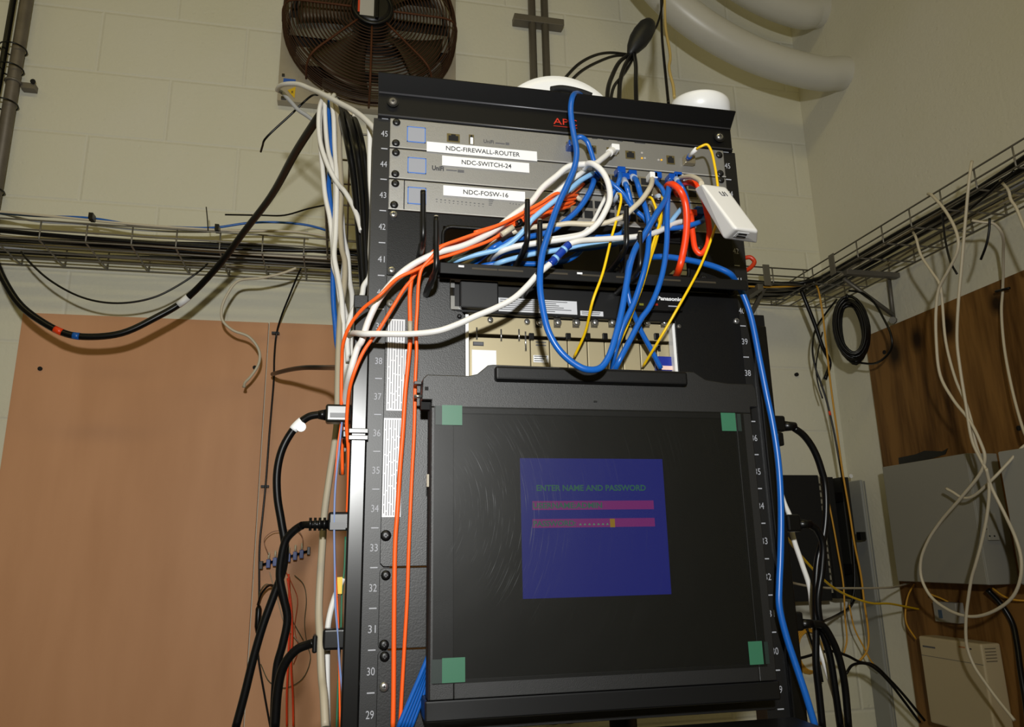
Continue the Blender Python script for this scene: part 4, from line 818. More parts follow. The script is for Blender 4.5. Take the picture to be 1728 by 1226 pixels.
o_, S_ = cable('cable', 'thin black cable with a red band dropping along the wall beside the yellow fiber', 'cable', [(1412, 505, 1.06), (1394, 528), (1376, 556), (1371, 588), (1376, 620), (1386, 648), (1396, 680), (1406, 722), (1416, 775), (1422, 810), (1430, 850), (1440, 930), (1442, 990), (1436, 1020, 1.08)], .0030, M_bcab)
MB().tube(along(S_, .49, .51), .0034, 8).build('red_band', M_red, o_)
cable('cable', 'thin black cable forming a narrow loop left of the coil', 'cable', [(1388, 560, 1.07), (1381, 590), (1377, 620), (1381, 650), (1388, 672, 1.07)], .0022, M_bcab)

# right wall white cables
W2n = 'white cables dangling from the right wall tray'
def rw(lab, pts, r=.0032, m=M_white2): return cable('hanging_cable', lab, 'cable', pts, r, m, None, ax='x')
rw('white cable on the right wall ending in the big round loop', [(1566, 327, 1.065), (1572, 329, 1.055), (1599, 361), (1616, 399, 1.05), (1616, 422), (1601, 455), (1585, 485), (1580, 516), (1580, 576), (1587, 634), (1610, 676), (1636, 709), (1655, 747), (1662, 770), (1657, 793), (1623, 838, 1.07), (1587, 880, 1.08), (1566, 912), (1554, 945), (1555, 975), (1570, 1005), (1596, 1026), (1625, 1038), (1651, 1039), (1682, 1028), (1710, 1005), (1722, 975), (1723, 941), (1714, 908, 1.10), (1697, 870), (1672, 819), (1664, 790, 1.06)], .0035)
rw('white cable on the right wall bending out of the tray mesh', [(1541, 392, 1.10), (1546, 402, 1.07), (1554, 430), (1572, 458), (1585, 478), (1589, 498), (1596, 576), (1613, 641), (1630, 680), (1640, 713), (1646, 745), (1656, 775), (1664, 792, 1.07)], .0032)
rw('long straight white cable hanging past the tray to the cream box', [(1640, 272, 1.06), (1636, 300, 1.045), (1630, 361), (1623, 444), (1617, 514), (1615, 576), (1620, 620), (1630, 683), (1641, 745), (1655, 775), (1665, 795), (1669, 817), (1667, 859), (1657, 912), (1646, 953), (1640, 973), (1634, 1009), (1630, 1047), (1632, 1090), (1644, 1123), (1664, 1153), (1680, 1175), (1712, 1215, 1.10)], .0034)
o_, S_ = rw('white cable near the right edge tied to the brown board, end pointing left', [(1640, 372, 1.09), (1660, 375), (1676, 377, 1.12), (1690, 392, 1.14), (1693, 435, 1.2), (1692, 491, 1.235), (1690, 522), (1694, 580), (1704, 638), (1717, 692), (1731, 735), (1740, 746), (1728, 752, 1.15), (1700, 782), (1672, 811, 1.1), (1640, 838), (1623, 839), (1608, 830), (1597, 824, 1.10)])
p = px(1692, 489, x=1.225); MB().tube([p+Vector((0, .02, .003)), p+Vector((0, -.02, -.002))], .003, 6).build('cable_tie', M_bcab, o_)
rw('short white cable leaving the tray at the right edge', [(1688, 305, 1.10), (1702, 322, 1.08), (1706, 337), (1714, 349), (1728, 382), (1750, 430, 1.08)], .0032)
# low cables on the right
cable('fiber_cable', 'bright yellow fiber cable swinging from the rack to the wall jack', 'fiber cable', [(1318, 893, .25), (1348, 933, .45), (1375, 963), (1401, 987), (1428, 1003), (1469, 1017), (1500, 1018), (1528, 1023), (1570, 1031, 1.02)], .0026, M_yel)
cable('cable', 'thin grey cable running level to the grey enclosure', 'cable', [(1315, 978, .6), (1375, 990), (1440, 992), (1500, 991), (1513, 989), (1536, 983, .98)], .0025, M_beige)
cable('fiber_cable', 'yellow fiber arc crossing the brown board under the grey enclosure', 'fiber cable', [(1543, 985, .97), (1533, 1003), (1528, 1030), (1530, 1052), (1546, 1078, .97)], .0022, M_yelold)
cable('fiber_cable', 'yellow fiber arc into the top of the wall jack', 'fiber cable', [(1570, 1002, .88), (1590, 1010), (1608, 1020), (1618, 1031, .86)], .0022, M_yelold)
cable('fiber_cable', 'short yellow fiber at the far right below the enclosures', 'fiber cable', [(1675, 992, .68), (1695, 1006), (1715, 1012), (1745, 1013, .6)], .0022, M_yelold)
cable('cable', 'black cable curving down the brown board at the right', 'cable', [(1666, 994, .70), (1690, 1020), (1708, 1050), (1716, 1085), (1722, 1130), (1730, 1180), (1736, 1230, .62)], .0065, M_bcab)
cable('fiber_cable', 'old yellow fiber hanging over the black wiring cabinet', 'fiber cable', [(1398, 845, 1.09), (1405, 880), (1414, 930), (1423, 984), (1426, 1040), (1429, 1080), (1424, 1102, 1.1)], .0024, M_yelold)
cable('fiber_cable', 'old yellow fiber descending in the corner to the black cables', 'fiber cable', [(1433, 1020, 1.1), (1442, 1060), (1458, 1092), (1470, 1115), (1485, 1130, 1.1)], .0022, M_yelold)
o_ = MB(); c0 = px(1369, 1098, y=1.195); pts = []
for t_ in range(5):
    for s_ in range(20):
        a = 2*math.pi*s_/20; pts.append(c0+AX*((.039+t_*.0024)*math.cos(a))+AZ*((.054+.0022*t_)*math.sin(a))+Vector((0, (t_+s_/20)*.004, 0)))
o_ = MB().tube(pts, .0021, 6).build('fiber_coil', M_yelold); tag(o_, 'small coil of old yellow fiber low on the right of the rack', 'fiber coil')
for lab, pts in (('black cable leaving the coil area low right, upper strand', [(1385, 1050, .9), (1415, 1036, 1.1), (1436, 1022, 1.16), (1442, 1010, 1.17)]),
                 ('black cable at lower right sloping out towards the brown board, upper strand', [(1300, 1118, .9), (1350, 1110), (1400, 1098), (1430, 1106), (1450, 1116), (1475, 1122), (1500, 1145), (1525, 1172), (1560, 1215, .95)]),
                 ('black cable at lower right sloping out towards the brown board, lower strand', [(1428, 1136, .9), (1438, 1122), (1460, 1119), (1480, 1130), (1502, 1152), (1520, 1175), (1552, 1218, .93)]),
                 ('thin black wire crossing the small yellow coil', [(1362, 1060, 1.18), (1372, 1090), (1380, 1110), (1388, 1150, 1.18)])):
    cable('cable', lab, 'cable', pts, .0035, M_bcab)

# ------------------------------------------------------------------ left wall cables
o_, S_ = cable('power_cable', 'thick black cable sweeping from the bridge tray down across the pink board', 'cable', [(552, 176, .34), (535, 201, .38), (500, 255, .50), (458, 330, .68), (411, 392, .82), (367, 450, .92), (308, 509, .98), (264, 535), (205, 562), (147, 568), (112, 563), (73, 544), (35, 515), (9, 477), (-8, 440), (-30, 380, .98)], .0082, M_bcab)
def band(S, obj, u, v, wd, r, m, nm):
    best = min(range(len(S)), key=lambda i: (S[i]-CAM).normalized().dot((px(u, v, y=.97)-CAM).normalized())*-1)
    MB().tube(S[max(0, best-wd):best+wd+1], r, 10).build(nm, m, obj)
band(S_, o_, 306, 511, 1, .0087, M_label, 'white_band'); band(S_, o_, 99, 557, 1, .0087, M_red, 'red_band'); band(S_, o_, 127, 566, 1, .0087, M_blue, 'blue_band')
cable('wall_cable', 'thin black cable drooping below the back wall tray', 'cable', [(36, 425, 1.05), (46, 438, 1.03), (82, 471, 1.03), (132, 499), (176, 510), (220, 510), (264, 500), (308, 477), (338, 456, 1.04), (350, 445, 1.08)], .0026, M_bcab)
o_, S_ = cable('hanging_cable', 'cut white cable with a frayed end in front of the pink board', 'cable', [(500, 452, 1.04), (476, 461), (440, 469), (402, 474), (385, 494), (374, 521), (376, 541), (393, 557), (420, 568), (437, 591), (437, 612), (423, 635), (413, 646), (412, 653, 1.12)], .0036, M_white2)
MB().tube(along(S_, .985, 1), .0046, 8).build('frayed_end', M_beige, o_)
cable('zip_tie', 'long stiff black zip tie tail by the fan plate, bent at its end', 'zip tie', [(536, 160, .5), (525, 162), (490, 194), (447, 235), (443, 246), (440, 256, .6)], .0022, M_bcab)
MB_ = cable('wall_cable', 'long thin black line running down the seam of the pink boards', 'cable', [(508, 452, 1.1), (500, 470), (488, 500), (476, 530), (467, 561, 1.2), (463, 600), (462, 640), (458, 690), (455, 725), (448, 820), (443, 870), (438, 920), (437, 1017), (434, 1060), (436, 1109), (446, 1170), (456, 1225, 1.2)], .0026, M_bcab)[0]
for v, u in ((561, 466), (820, 448)): p = px(u, v, y=1.2); MB().box(p.x-.012, p.x+.008, 1.2, 1.216, p.z-.003, p.z+.003).build('wall_clip', M_ink, MB_)
cable('strap', 'black strap reaching level from the thin black line to the bundle', 'strap', [(460, 631, 1.15), (470, 628), (491, 623), (515, 620), (550, 620, .8), (575, 620), (594, 620, .3)], .0058, M_bcab)
p = px(436, 1035, y=1.19); o_ = MB().tube([p+AZ*.02, p+AZ*.012, p-AZ*.03, p-AZ*.045], [.004, .0075, .0075, .004], 8).build('inline_connector', M_bcab); tag(o_, 'black inline connector on the line at the lower left board', 'connector')
cable('cable', 'thin black cable rising from the inline connector to the power cords', 'cable', [(435, 1020, 1.18), (442, 1000), (455, 987), (466, 992), (474, 1010, 1.1)], .003, M_bcab)
# fiber adapter strip on the board
fa_ = thing('fiber_adapter_strip', tuple(px(480, 942, y=1.19)), 'tilted black strip with blue fiber couplers on the pink board', 'fiber adapter')
A_, B_ = px(441, 953, y=1.195), px(521, 929, y=1.195); MB().tube([A_, B_], .0032, 6).build('strip', M_bcab, fa_)
for q in (A_, B_): MB().box(q.x-.004, q.x+.004, 1.185, 1.205, q.z-.010, q.z+.010).build('strip_end', M_bcab, fa_, .001)
for u, v in ((453, 948), (464, 945), (487, 938), (498, 935), (509, 932)):
    q = px(u, v, y=1.185); MB().box(q.x-.0050, q.x+.0050, 1.178, 1.196, q.z-.014, q.z+.007).build('coupler', mat('coupler_blue', (25, 60, 140), .4), fa_, .001); MB().tube([q+AZ*.008, q+AZ*.024], .0028, 6).build('boot', M_white2, fa_)
rg = [('thin green wire loop on the lower pink board, widest', mat('thin_green_wire', (70, 80, 60), .6), [(497, 970, 1.19), (512, 985), (517, 1010), (514, 1050), (518, 1085), (524, 1110), (510, 1145), (480, 1160), (455, 1150), (440, 1120, 1.19)]),
      ('thin orange wire loop on the lower pink board', mat('thin_orange_wire', (190, 80, 40), .6), [(480, 960, 1.19), (493, 985), (502, 1010), (497, 1060), (503, 1095), (495, 1120, 1.19)]),
      ('thin pale wire arching over the fiber couplers', mat('thin_pale_wire', (150, 110, 90), .6), [(453, 935, 1.17), (446, 910), (460, 897), (480, 895), (500, 893), (510, 905), (511, 920, 1.17)]),
      ('thin beige wire from the couplers to the power cords', M_beige, [(455, 965, 1.17), (462, 990), (468, 1010), (480, 1050), (505, 1085, 1.17)]),
      ('thin green wire crossing behind the orange fibers', mat('thin_green_wire', (1, 1, 1)), [(440, 1060, 1.19), (438, 1000), (450, 985), (470, 1000), (490, 1040), (512, 1080, 1.19)])]
for lab, m, pts in rg: cable('wall_wire', lab, 'wire', pts, .0011, m, sub=5, seg=5)
cable('fiber_cable', 'red orange fiber down the pink board, left of the pair', 'fiber cable', [(487, 968, 1.15), (488, 1000), (488, 1060), (486, 1120), (484, 1170), (484, 1225, 1.15)], .0024, M_red)
cable('fiber_cable', 'red orange fiber down the pink board, right of the pair', 'fiber cable', [(485, 975, 1.14), (491, 1020), (493, 1070), (491, 1120), (494, 1170), (495, 1225, 1.14)], .0024, M_red)

# power cords left
def cord(lab, pts, r=.0048): return cable('power_cable', lab, 'power cable', pts, r, M_bcab, seg=10)
def c13(parent, u0, u1, v0, v1, ur, vr0, vr1, y, m):   # body, strain relief by pixels
    a, b = px(u0, v0, y=y), px(u1, v1, y=y); MB().box(min(a.x, b.x), max(a.x, b.x), y-.009, y+.011, b.z, a.z).build('plug', m, parent, .003, 3)
    r = px(ur, (vr0+vr1)/2, y=y); e = a if abs(ur-u0) < abs(ur-u1) else b; h = abs(px(ur, vr0, y=y).z-px(ur, vr1, y=y).z)/2
    MB().tube([Vector((e.x, y, r.z)), Vector((r.x, y, r.z))], [h, h*.75], 12).build('strain_relief', M_bcab, parent)
M_smoke = mat('smoky_plug', (24, 23, 18), .3)
YP = .028
o1, S1 = cord('black power cord from the top left plug, with a white tag', [(541, 699, YP), (523, 702), (510, 710), (495, 725), (477, 756), (468, 793), (468, 837), (475, 881), (481, 922), (477, 962), (464, 999), (444, 1054), (428, 1109), (413, 1170), (398, 1226, .06)])
c13(o1, 550, 593, 683, 714, 537, 690, 709, YP, M_smoke)
a, b = px(557, 696, y=YP-.0095), px(589, 704, y=YP-.0095); MB().box(a.x, b.x, YP-.0102, YP-.0085, b.z, a.z).build('plug_highlight', mat('plug_highlight_grey', (66, 66, 70), .42), o1)  # paler strip painted on as the plug's highlight
MB().tube(S1[12:19], .0058, 10).build('white_tag', M_label, o1); q = px(508, 720, y=YP); MB().lathe(q, (0, -1, 0), [(.006, -.001), (.006, .001)], 14).build('tag_flap', M_label, o1)
o2, S2 = cord('black power cord from the middle left plug', [(510, 886, YP), (506, 888), (495, 896), (483, 910), (475, 940), (472, 973), (479, 1010), (485, 1043), (477, 1087), (468, 1120), (464, 1170), (462, 1226, .06)])
c13(o2, 554, 591, 864, 895, 510, 877, 893, YP, M_bcab)
a, b = px(557, 881, y=YP-.0095), px(583, 893, y=YP-.0095); MB().box(a.x, b.x, YP-.0100, YP-.0085, b.z, a.z).build('plug_highlight', mat('plug_highlight_grey', (1, 1, 1)), o2)  # highlight of the middle plug, likewise a paler strip
a, b = px(522, 875, y=YP), px(545, 893, y=YP); 
for k in range(4): x = a.x+(b.x-a.x)*k/3; MB().tube([(x, YP, (a.z+b.z)/2), (x+.003, YP, (a.z+b.z)/2)], .0078, 12).build('relief_rib', M_bcab, o2)
o3, S3 = cord('black power cord from the bottom left plug', [(530, 1084, YP), (520, 1087), (503, 1094), (486, 1111), (475, 1133), (468, 1170), (464, 1226, .05)], .0052)
c13(o3, 545, 590, 1060, 1094, 523, 1077, 1094, YP, M_bcab)
a, b = px(528, 1070, y=YP), px(535, 1100, y=YP); MB().box(a.x, b.x, YP-.011, YP+.012, b.z, a.z).build('plug_flange', M_bcab, o3, .002)
# power cords right
o1, S1 = cord('black power cord from the top right plug beside the rack', [(1340, 722, .03), (1355, 733), (1369, 751), (1379, 771), (1386, 792), (1392, 815), (1394, 863), (1390, 904), (1380, 944), (1376, 1011), (1377, 1065), (1377, 1119), (1382, 1168), (1388, 1226, .06)])
c13(o1, 1296, 1322, 702, 729, 1342, 710, 728, .03, M_bcab)
o2, S2 = cord('black power cord from the middle right plug beside the rack', [(1365, 884, .03), (1378, 893), (1388, 915), (1387, 960), (1380, 1010), (1384, 1050), (1400, 1105), (1410, 1168), (1418, 1226, .06)])
c13(o2, 1322, 1348, 868, 897, 1368, 875, 893, .03, M_bcab)
o3, S3 = cord('black power cord from the bottom right plug beside the rack', [(1368, 1051, .03), (1388, 1055), (1404, 1079), (1415, 1106), (1423, 1140), (1427, 1168), (1432, 1226, .05)])
c13(o3, 1318, 1352, 1032, 1063, 1370, 1042, 1061, .03, M_bcab)

# ------------------------------------------------------------------ bundle at the left of the rack
def bc(name, lab, pts, r, m, cat='cable', **k): return cable(name, lab, cat, pts, r, m, **k)
bc('network_cable', 'broad white cable arching from the fan corner over the bundle to the rack', [(468, 152, .50), (470, 147, .48), (481, 142, .44), (503, 142, .40), (524, 150, .36), (547, 160, .30), (575, 175, .24), (602, 190, .18), (624, 209, .13), (640, 230, .09), (655, 260, .06)], .0046, M_white)
bc('network_cable', 'pale grey cable looping below the white arch to the thick black cable', [(468, 152, .50), (476, 156, .52), (482, 162), (492, 173), (503, 185), (518, 195), (530, 204), (545, 212, .46)], .0042, M_grey)
bc('network_cable', 'leftmost white cable of the bundle, crossing right to the black cables', [(552, 160, .36), (544, 168, .33), (539, 185), (538, 219), (543, 250), (555, 283), (571, 311), (581, 322), (593, 342), (602, 362), (610, 390, .20)], .0041, M_white)
bc('network_cable', 'white cable down the left edge of the bundle', [(556, 162, .37), (545, 172, .34), (540, 200), (541, 245), (545, 292), (549, 331), (557, 370), (562, 420), (563, 449), (569, 469), (573, 498), (579, 540), (584, 580), (588, 640), (586, 690, .14)], .0041, M_white)
bc('network_cable', 'white cable in the middle of the bundle, crossing the beige cable low down', [(556, 160, .35), (549, 170, .33), (550, 219), (554, 255), (560, 277), (566, 308), (566, 354), (563, 420), (566, 449), (572, 478), (580, 517), (586, 540), (590, 563), (594, 600), (588, 650), (584, 700, .13)], .0041, M_white)
bc('network_cable', 'white cable right of the blue strand at the top of the bundle', [(564, 160, .35), (560, 170, .32), (563, 197), (565, 250), (568, 292), (568, 340), (566, 400), (564, 432), (571, 470), (576, 500), (580, 560), (584, 620), (580, 700), (577, 800, .12)], .0041, M_white)
bc('network_cable', 'blue cable woven through the white bundle', [(558, 164, .36), (554, 174, .34), (556, 208), (559, 240), (556, 295), (555, 315), (558, 346), (560, 380), (563, 430), (562, 470), (563, 514), (566, 547), (569, 581), (578, 620), (581, 650), (582, 690, .16)], .0041, M_blue)
bc('network_cable', 'beige cable hanging the full height in front of the bundle', [(560, 164, .34), (566, 176, .31), (572, 208), (573, 255), (576, 323), (574, 370), (577, 420), (582, 441), (581, 482), (575, 522), (573, 555), (571, 600), (570, 650), (568, 720), (556, 804), (547, 870), (544, 920), (541, 966), (538, 1032), (540, 1076), (543, 1142), (546, 1170), (549, 1226, -.02)], .0045, M_beige)
bc('network_cable', 'white cable right of the beige cable, joining it near the orange fibers', [(573, 330, .32), (577, 362, .30), (580, 400), (587, 432), (590, 473), (594, 498), (594, 530), (591, 570), (590, 610), (586, 660, .15)], .0041, M_white)
bc('network_cable', 'thin white cable emerging between the black cables', [(597, 190, .30), (597, 205), (600, 225), (603, 255), (605, 275), (608, 300, .2)], .0026, M_white)
bc('network_cable', 'white cable close along the left rack rail, swerving left at the bottom', [(622, 208, .15), (624, 230), (624, 270), (625, 307), (628, 354), (626, 400), (625, 426), (626, 450), (623, 468), (614, 482), (611, 498), (598, 521), (590, 540), (586, 570), (588, 610, .14)], .0041, M_white)
bc('network_cable', 'light blue tinged white cable behind the bundle', [(568, 166, .36), (558, 185), (558, 225), (562, 260), (570, 300), (572, 350), (578, 400), (580, 440), (576, 480), (578, 530), (586, 560, .2)], .0030, M_grey)
GB = 'black cables running down beside the left rack rail'
for i, (du, r, y) in enumerate(((0, .0062, .22), (7, .0055, .24), (13, .0058, .20), (19, .0050, .21), (24, .0045, .19), (10, .005, .27))):
    cable('power_cable', 'black cable in the dense column beside the left rack rail', 'cable', [(568+du*.9, 168+du*1.4, .40), (578+du*.95, 205, y+.06), (588+du, 245, y), (596+du*.9, 290), (602+du*.8, 340), (607+du*.65, 400), (611+du*.55, 450), (614+du*.5, 500), (613+du*.5, 540), (611+du*.45, 590), (611+du*.4, 660, y)], r, M_bcab, GB)
bc('network_cable', 'grey cable between the white bundle and the black column', [(572, 170, .40), (590, 205), (600, 240), (608, 275), (612, 310), (616, 350), (620, 400, .26)], .0036, M_beige)
bc('network_cable', 'brownish cable at the back of the black column', [(580, 176, .42), (603, 210), (612, 240), (617, 280), (621, 330), (624, 380), (626, 440, .28)], .0036, M_white2)
bc('network_cable', 'white cable reappearing below the middle plug', [(579, 975, .05), (572, 990), (564, 1010), (557, 1035), (553, 1060), (552, 1110), (552, 1160), (553, 1226, .05)], .0036, M_white)
q = px(573, 988, y=.045); o_ = MB().box(q.x-.003, q.x+.003, .042, .05, q.z-.009, q.z+.010).build('yellow_tag', mat('yellow_tag', (230, 190, 20), .5)); tag(o_, 'small yellow tag on the strands beside the power strip', 'tag')
bc('wall_wire', 'thin blue and white wire pair hanging in front of the power strip plugs', [(577, 712, .02), (572, 760), (566, 820), (564, 880), (565, 960), (566, 1020), (570, 1070), (573, 1120), (578, 1170), (582, 1226, .02)], .0013, mat('blue_white_wire', (120, 140, 190), .5), 'wire')
bc('wall_wire', 'thin orange wire hanging in front of the power strip plugs', [(575, 715, .024), (569, 760), (565, 840), (565, 930), (568, 1000), (571, 1060), (572, 1120), (574, 1226, .024)], .0011, M_orange, 'wire')
bc('wall_wire', 'thin green wire hugging the left power strip', [(583, 905, .05), (581, 960), (577, 1000), (575, 1070), (571, 1140), (568, 1226, .05)], .0011, mat('teal_wire', (40, 110, 80), .5), 'wire')

# ------------------------------------------------------------------ orange fibers
fc_ = lambda lab, pts, r=.0022, m=M_orange: cable('fiber_cable', lab, 'fiber cable', pts, r, m)
o_, S_ = fc_('orange fiber, right of the two that hang down over the left rail', [(972, 335, -.012), (953, 336, -.03), (940, 326, -.05), (915, 341), (893, 353), (860, 371), (820, 388), (775, 404), (745, 416, -.055), (730, 432), (722, 441), (712, 453), (707, 473), (704, 523), (702, 557), (703, 590), (701, 638), (699, 725), (695, 804), (690, 920), (687, 1010), (682, 1098), (678, 1170), (675, 1226, -.02)])
o_, S_ = fc_('orange fiber, left of the two, with a pale splice sleeve', [(975, 330, -.010), (960, 330, -.03), (930, 338, -.045), (893, 360), (850, 380), (800, 396), (760, 410), (740, 418), (722, 434), (706, 449), (697, 463), (692, 490), (692, 542), (692, 573), (688, 620), (684, 660), (680, 725), (675, 790), (670, 870), (667, 911), (665, 1032), (664, 1170), (663, 1226, -.02)], .0027)
i0 = min(range(len(S_)), key=lambda i: (S_[i]-px(692, 542, y=-.03)).length); i1 = min(range(len(S_)), key=lambda i: (S_[i]-px(692, 573, y=-.03)).length); MB().tube(S_[i0:i1+1], .0031, 8).build('splice_sleeve', M_beige, o_)
fc_('orange fiber slanting across the label sticker to the left plug', [(968, 340, -.012), (950, 345, -.03), (918, 352, -.045), (880, 366), (840, 384), (792, 402), (752, 416), (738, 424), (722, 436), (708, 452), (695, 471), (682, 487), (666, 513), (640, 555), (614, 592), (598, 628, -.03), (590, 656), (587, 680), (585, 720), (588, 760), (588, 810), (586, 870, .03)])
fc_('outermost orange fiber bowing left past the rack rail', [(962, 348, -.012), (948, 352, -.03), (910, 362, -.045), (870, 378), (830, 404), (792, 419), (760, 430), (737, 437), (720, 446), (700, 456), (670, 470), (641, 498, -.05), (612, 521), (590, 550), (579, 580), (577, 610), (576, 680), (577, 740), (578, 800, .05)])
fc_('short orange fiber fanning from the fiber switch over the light blue cable', [(985, 310, -.010), (972, 322), (958, 332), (930, 345, -.04), (900, 357), (868, 368), (840, 380), (800, 392, -.045)])
fc_('orange fiber beneath the light blue cable near the fiber switch', [(970, 342, -.010), (950, 350, -.02), (925, 362), (900, 376), (880, 388), (850, 396), (839, 402, -.03)])
o_ = MB().box(0, .001, 0, .001, 0, .001)
a = px(856, 384, y=-.052); b = px(873, 376, y=-.05)
for nm, lab, u0, v0, u1_, v1, m in (('connector', 'small black latch at the end of the orange fibers', 872, 377, 880, 372, M_bcab), ('tape_wrap', 'pale tape wrap around the orange and white cables', 846, 396, 866, 383, M_white2)):
    o_ = MB().tube([px(u0, v0, y=-.056), px(u1_, v1, y=-.056)], .0036, 8).build(nm, m); tag(o_, lab, 'connector' if nm == 'connector' else 'tape')
q = px(975, 335, y=-.010); o_ = MB().tube([q+Vector((-.004, -.004, .001)), q+Vector((.008, .004, -.001))], .0035, 6).build('fiber_connector', M_white2); tag(o_, 'pale fiber connector in the leftmost cage of the fiber switch', 'connector')
for i, (u, v, lab) in enumerate(((946, 352, 'metal fiber module at the left end of the third unit'), (968, 356, 'pale fiber module second from the left in the third unit'), (1100, 352, 'metal fiber module in the third unit under the yellow fibers'), (1104, 325, 'upper clear fiber module above the yellow fibers'))):
    q = px(u, v, y=-.010); o_ = MB().box(q.x-.0055, q.x+.0055, -.014, -.004, q.z-.0065, q.z+.0065).build('fiber_module', mat('sfp_metal', (1, 1, 1)), None, .001); tag(o_, lab, 'fiber module')

# ------------------------------------------------------------------ front patch cables
def patch(lab, pts, m=M_blue, r=.0031, plugs=(), boot=None, name='patch_cable'):
    o, S = cable(name, lab, 'patch cable', pts, r, m, seg=10)
    n = len(S)
    for e in plugs:
        p, q = (S[0], S[3]) if e == 0 else (S[-1], S[-4])
        plug(o, Vector((p.x, -.006, p.z)), (0, -1, 0), M_plug if m is M_blue else (M_clear if m in (M_lblue,) else (M_red if m is M_red else M_wp)))
        if boot: MB().tube(S[1:boot] if e == 0 else S[-boot:-1], r*1.35, 10).build('boot', M_clear if m in (M_blue,) else m, o)
    return o, S
# white and ivory
o_, S_ = patch('white cable curving from the firewall port into the long left sweep', [(1036, 252, -.012), (1028, 258, -.022), (1017, 267, -.03), (1002, 277, -.038), (984, 277, -.04), (959, 281, -.04), (939, 297), (916, 316), (897, 340, -.042), (880, 353), (862, 366), (835, 388), (810, 402), (780, 415), (737, 427, -.05), (706, 441), (678, 460), (651, 489), (636, 511), (621, 543), (610, 576), (604, 585), (592, 625, -.02), (584, 662), (582, 700, .04), (580, 760, .06)], M_white, .0040, (0,))
MB().tube(S_[1:7], .0055, 10).build('boot', M_white, o_)
patch('white cable forming the big loop down from the second unit', [(985, 284, -.03), (992, 276, -.045), (1002, 277, -.055), (1017, 290, -.06), (1027, 312, -.062), (1029, 336, -.062), (1021, 357, -.06), (1010, 375), (994, 390), (975, 399), (948, 404), (920, 408), (893, 412), (865, 417), (845, 424, -.03), (826, 440, .01)], M_white, .0040)
patch('ivory cable from the middle port crossing left behind the rings', [(1100, 299, -.012), (1100, 308, -.03), (1096, 318, -.045), (1082, 338, -.055), (1064, 355, -.06), (1053, 365), (1037, 371), (1017, 377), (990, 378), (959, 377), (938, 380), (894, 384), (865, 392), (845, 402), (819, 423, -.02), (803, 437, .0), (770, 452, .02)], M_white2, .0036, (0,))
patch('white cable parallel below the long left sweep', [(990, 286, -.012), (978, 294, -.03), (965, 303), (940, 324), (915, 343), (896, 358, -.04), (870, 372), (850, 384), (820, 398), (800, 412), (776, 428, -.02), (760, 446, .01)], M_white, .0036, (0,))
patch('thin white cable dropping behind the big white loop', [(1024, 326, -.012), (1020, 336, -.03), (1013, 350), (1004, 368), (998, 378, -.04), (985, 392), (960, 398), (930, 402, -.04)], M_white, .0026)
o_, S_ = patch('white cable with a dark blue ribbed sleeve swinging low to the left rail', [(1165, 372, -.02), (1141, 376, -.03), (1107, 392, -.05), (1075, 399, -.06), (1026, 403), (993, 405), (975, 407, -.07), (961, 412), (945, 428), (928, 445), (920, 452), (907, 463), (891, 481), (867, 503), (835, 520), (803, 533), (772, 547), (740, 558, -.065), (697, 563), (642, 563), (615, 563, -.04), (597, 562, -.01), (590, 566, .03)], M_white, .0038)
i0 = min(range(len(S_)), key=lambda i: (S_[i]-px(961, 412, y=-.07)).length); i1 = min(range(len(S_)), key=lambda i: (S_[i]-px(928, 445, y=-.07)).length)
MB().tube(S_[i0:i1+1], .0049, 10).build('sleeve', mat('dark_blue_sleeve', (15, 55, 150), .35), o_)
for k in (.3, .7): j = int(i0+(i1-i0)*k); MB().tube(S_[j:j+2], .0053, 10).build('sleeve_ring', M_lblue, o_)
patch('short white cable arching into the top of the injector box', [(1145, 303, -.012), (1153, 299, -.04), (1168, 298, -.07), (1180, 304, -.09), (1184, 310, -.10)], M_white2, .0034, (0,))
# light blue
patch('light blue cable slanting from the second unit to the left opening', [(1004, 291, -.010), (996, 295, -.025), (979, 305, -.035), (962, 319, -.045), (946, 331), (929, 344), (898, 370, -.05), (886, 386), (874, 399), (858, 412), (839, 421), (803, 430), (768, 440, -.02), (752, 448, .01)], M_lblue, .0034, (0,))
patch('light blue cable lying level under the white ones to the right', [(1150, 352, -.02), (1140, 364, -.03), (1128, 378, -.035), (1095, 396, -.04), (1057, 407), (1026, 410), (998, 414), (966, 417), (929, 424), (907, 427), (874, 434), (843, 443, -.02), (830, 452, .01)], M_lblue, .0034)
# blue
patch('long blue cable from the disc on the rack top, looping deep over the console', [(1000, 172, .04), (985, 164, .03), (975, 158, .005), (966, 164, -.028), (963, 185, -.035), (967, 220, -.04), (973, 255, -.05), (970, 280, -.055), (958, 310, -.062), (940, 350, -.07), (925, 395, -.085), (915, 430, -.094), (911, 480, -.10), (916, 520), (926, 560), (945, 592), (970, 614), (990, 623, -.105), (1012, 621), (1026, 604, -.10), (1040, 563, -.095), (1050, 520), (1057, 480), (1063, 447, -.09), (1072, 420), (1083, 403), (1108, 360, -.06), (1124, 335, -.045), (1130, 312, -.03), (1131, 303, -.010)], M_blue, .0040, (1,))
patch('blue cable from the second port column falling straight behind the yellow fibers', [(1064, 297, -.010), (1073, 303, -.03), (1077, 314, -.04), (1081, 328), (1088, 347, -.045), (1094, 370), (1095, 392, -.055), (1093, 425), (1088, 452, -.06), (1080, 480), (1069, 512), (1051, 550), (1043, 575), (1036, 600, -.045), (1030, 640, -.015)], M_blue, .0037, (0,), 5)
patch('blue cable falling from the third port column to the console right of the fibers', [(1131, 306, -.012), (1128, 318, -.035), (1126, 355, -.05), (1125, 410), (1119, 456), (1108, 493), (1095, 520), (1083, 536), (1063, 574), (1042, 614, -.045), (1030, 640, -.015)], M_blue, .0037)
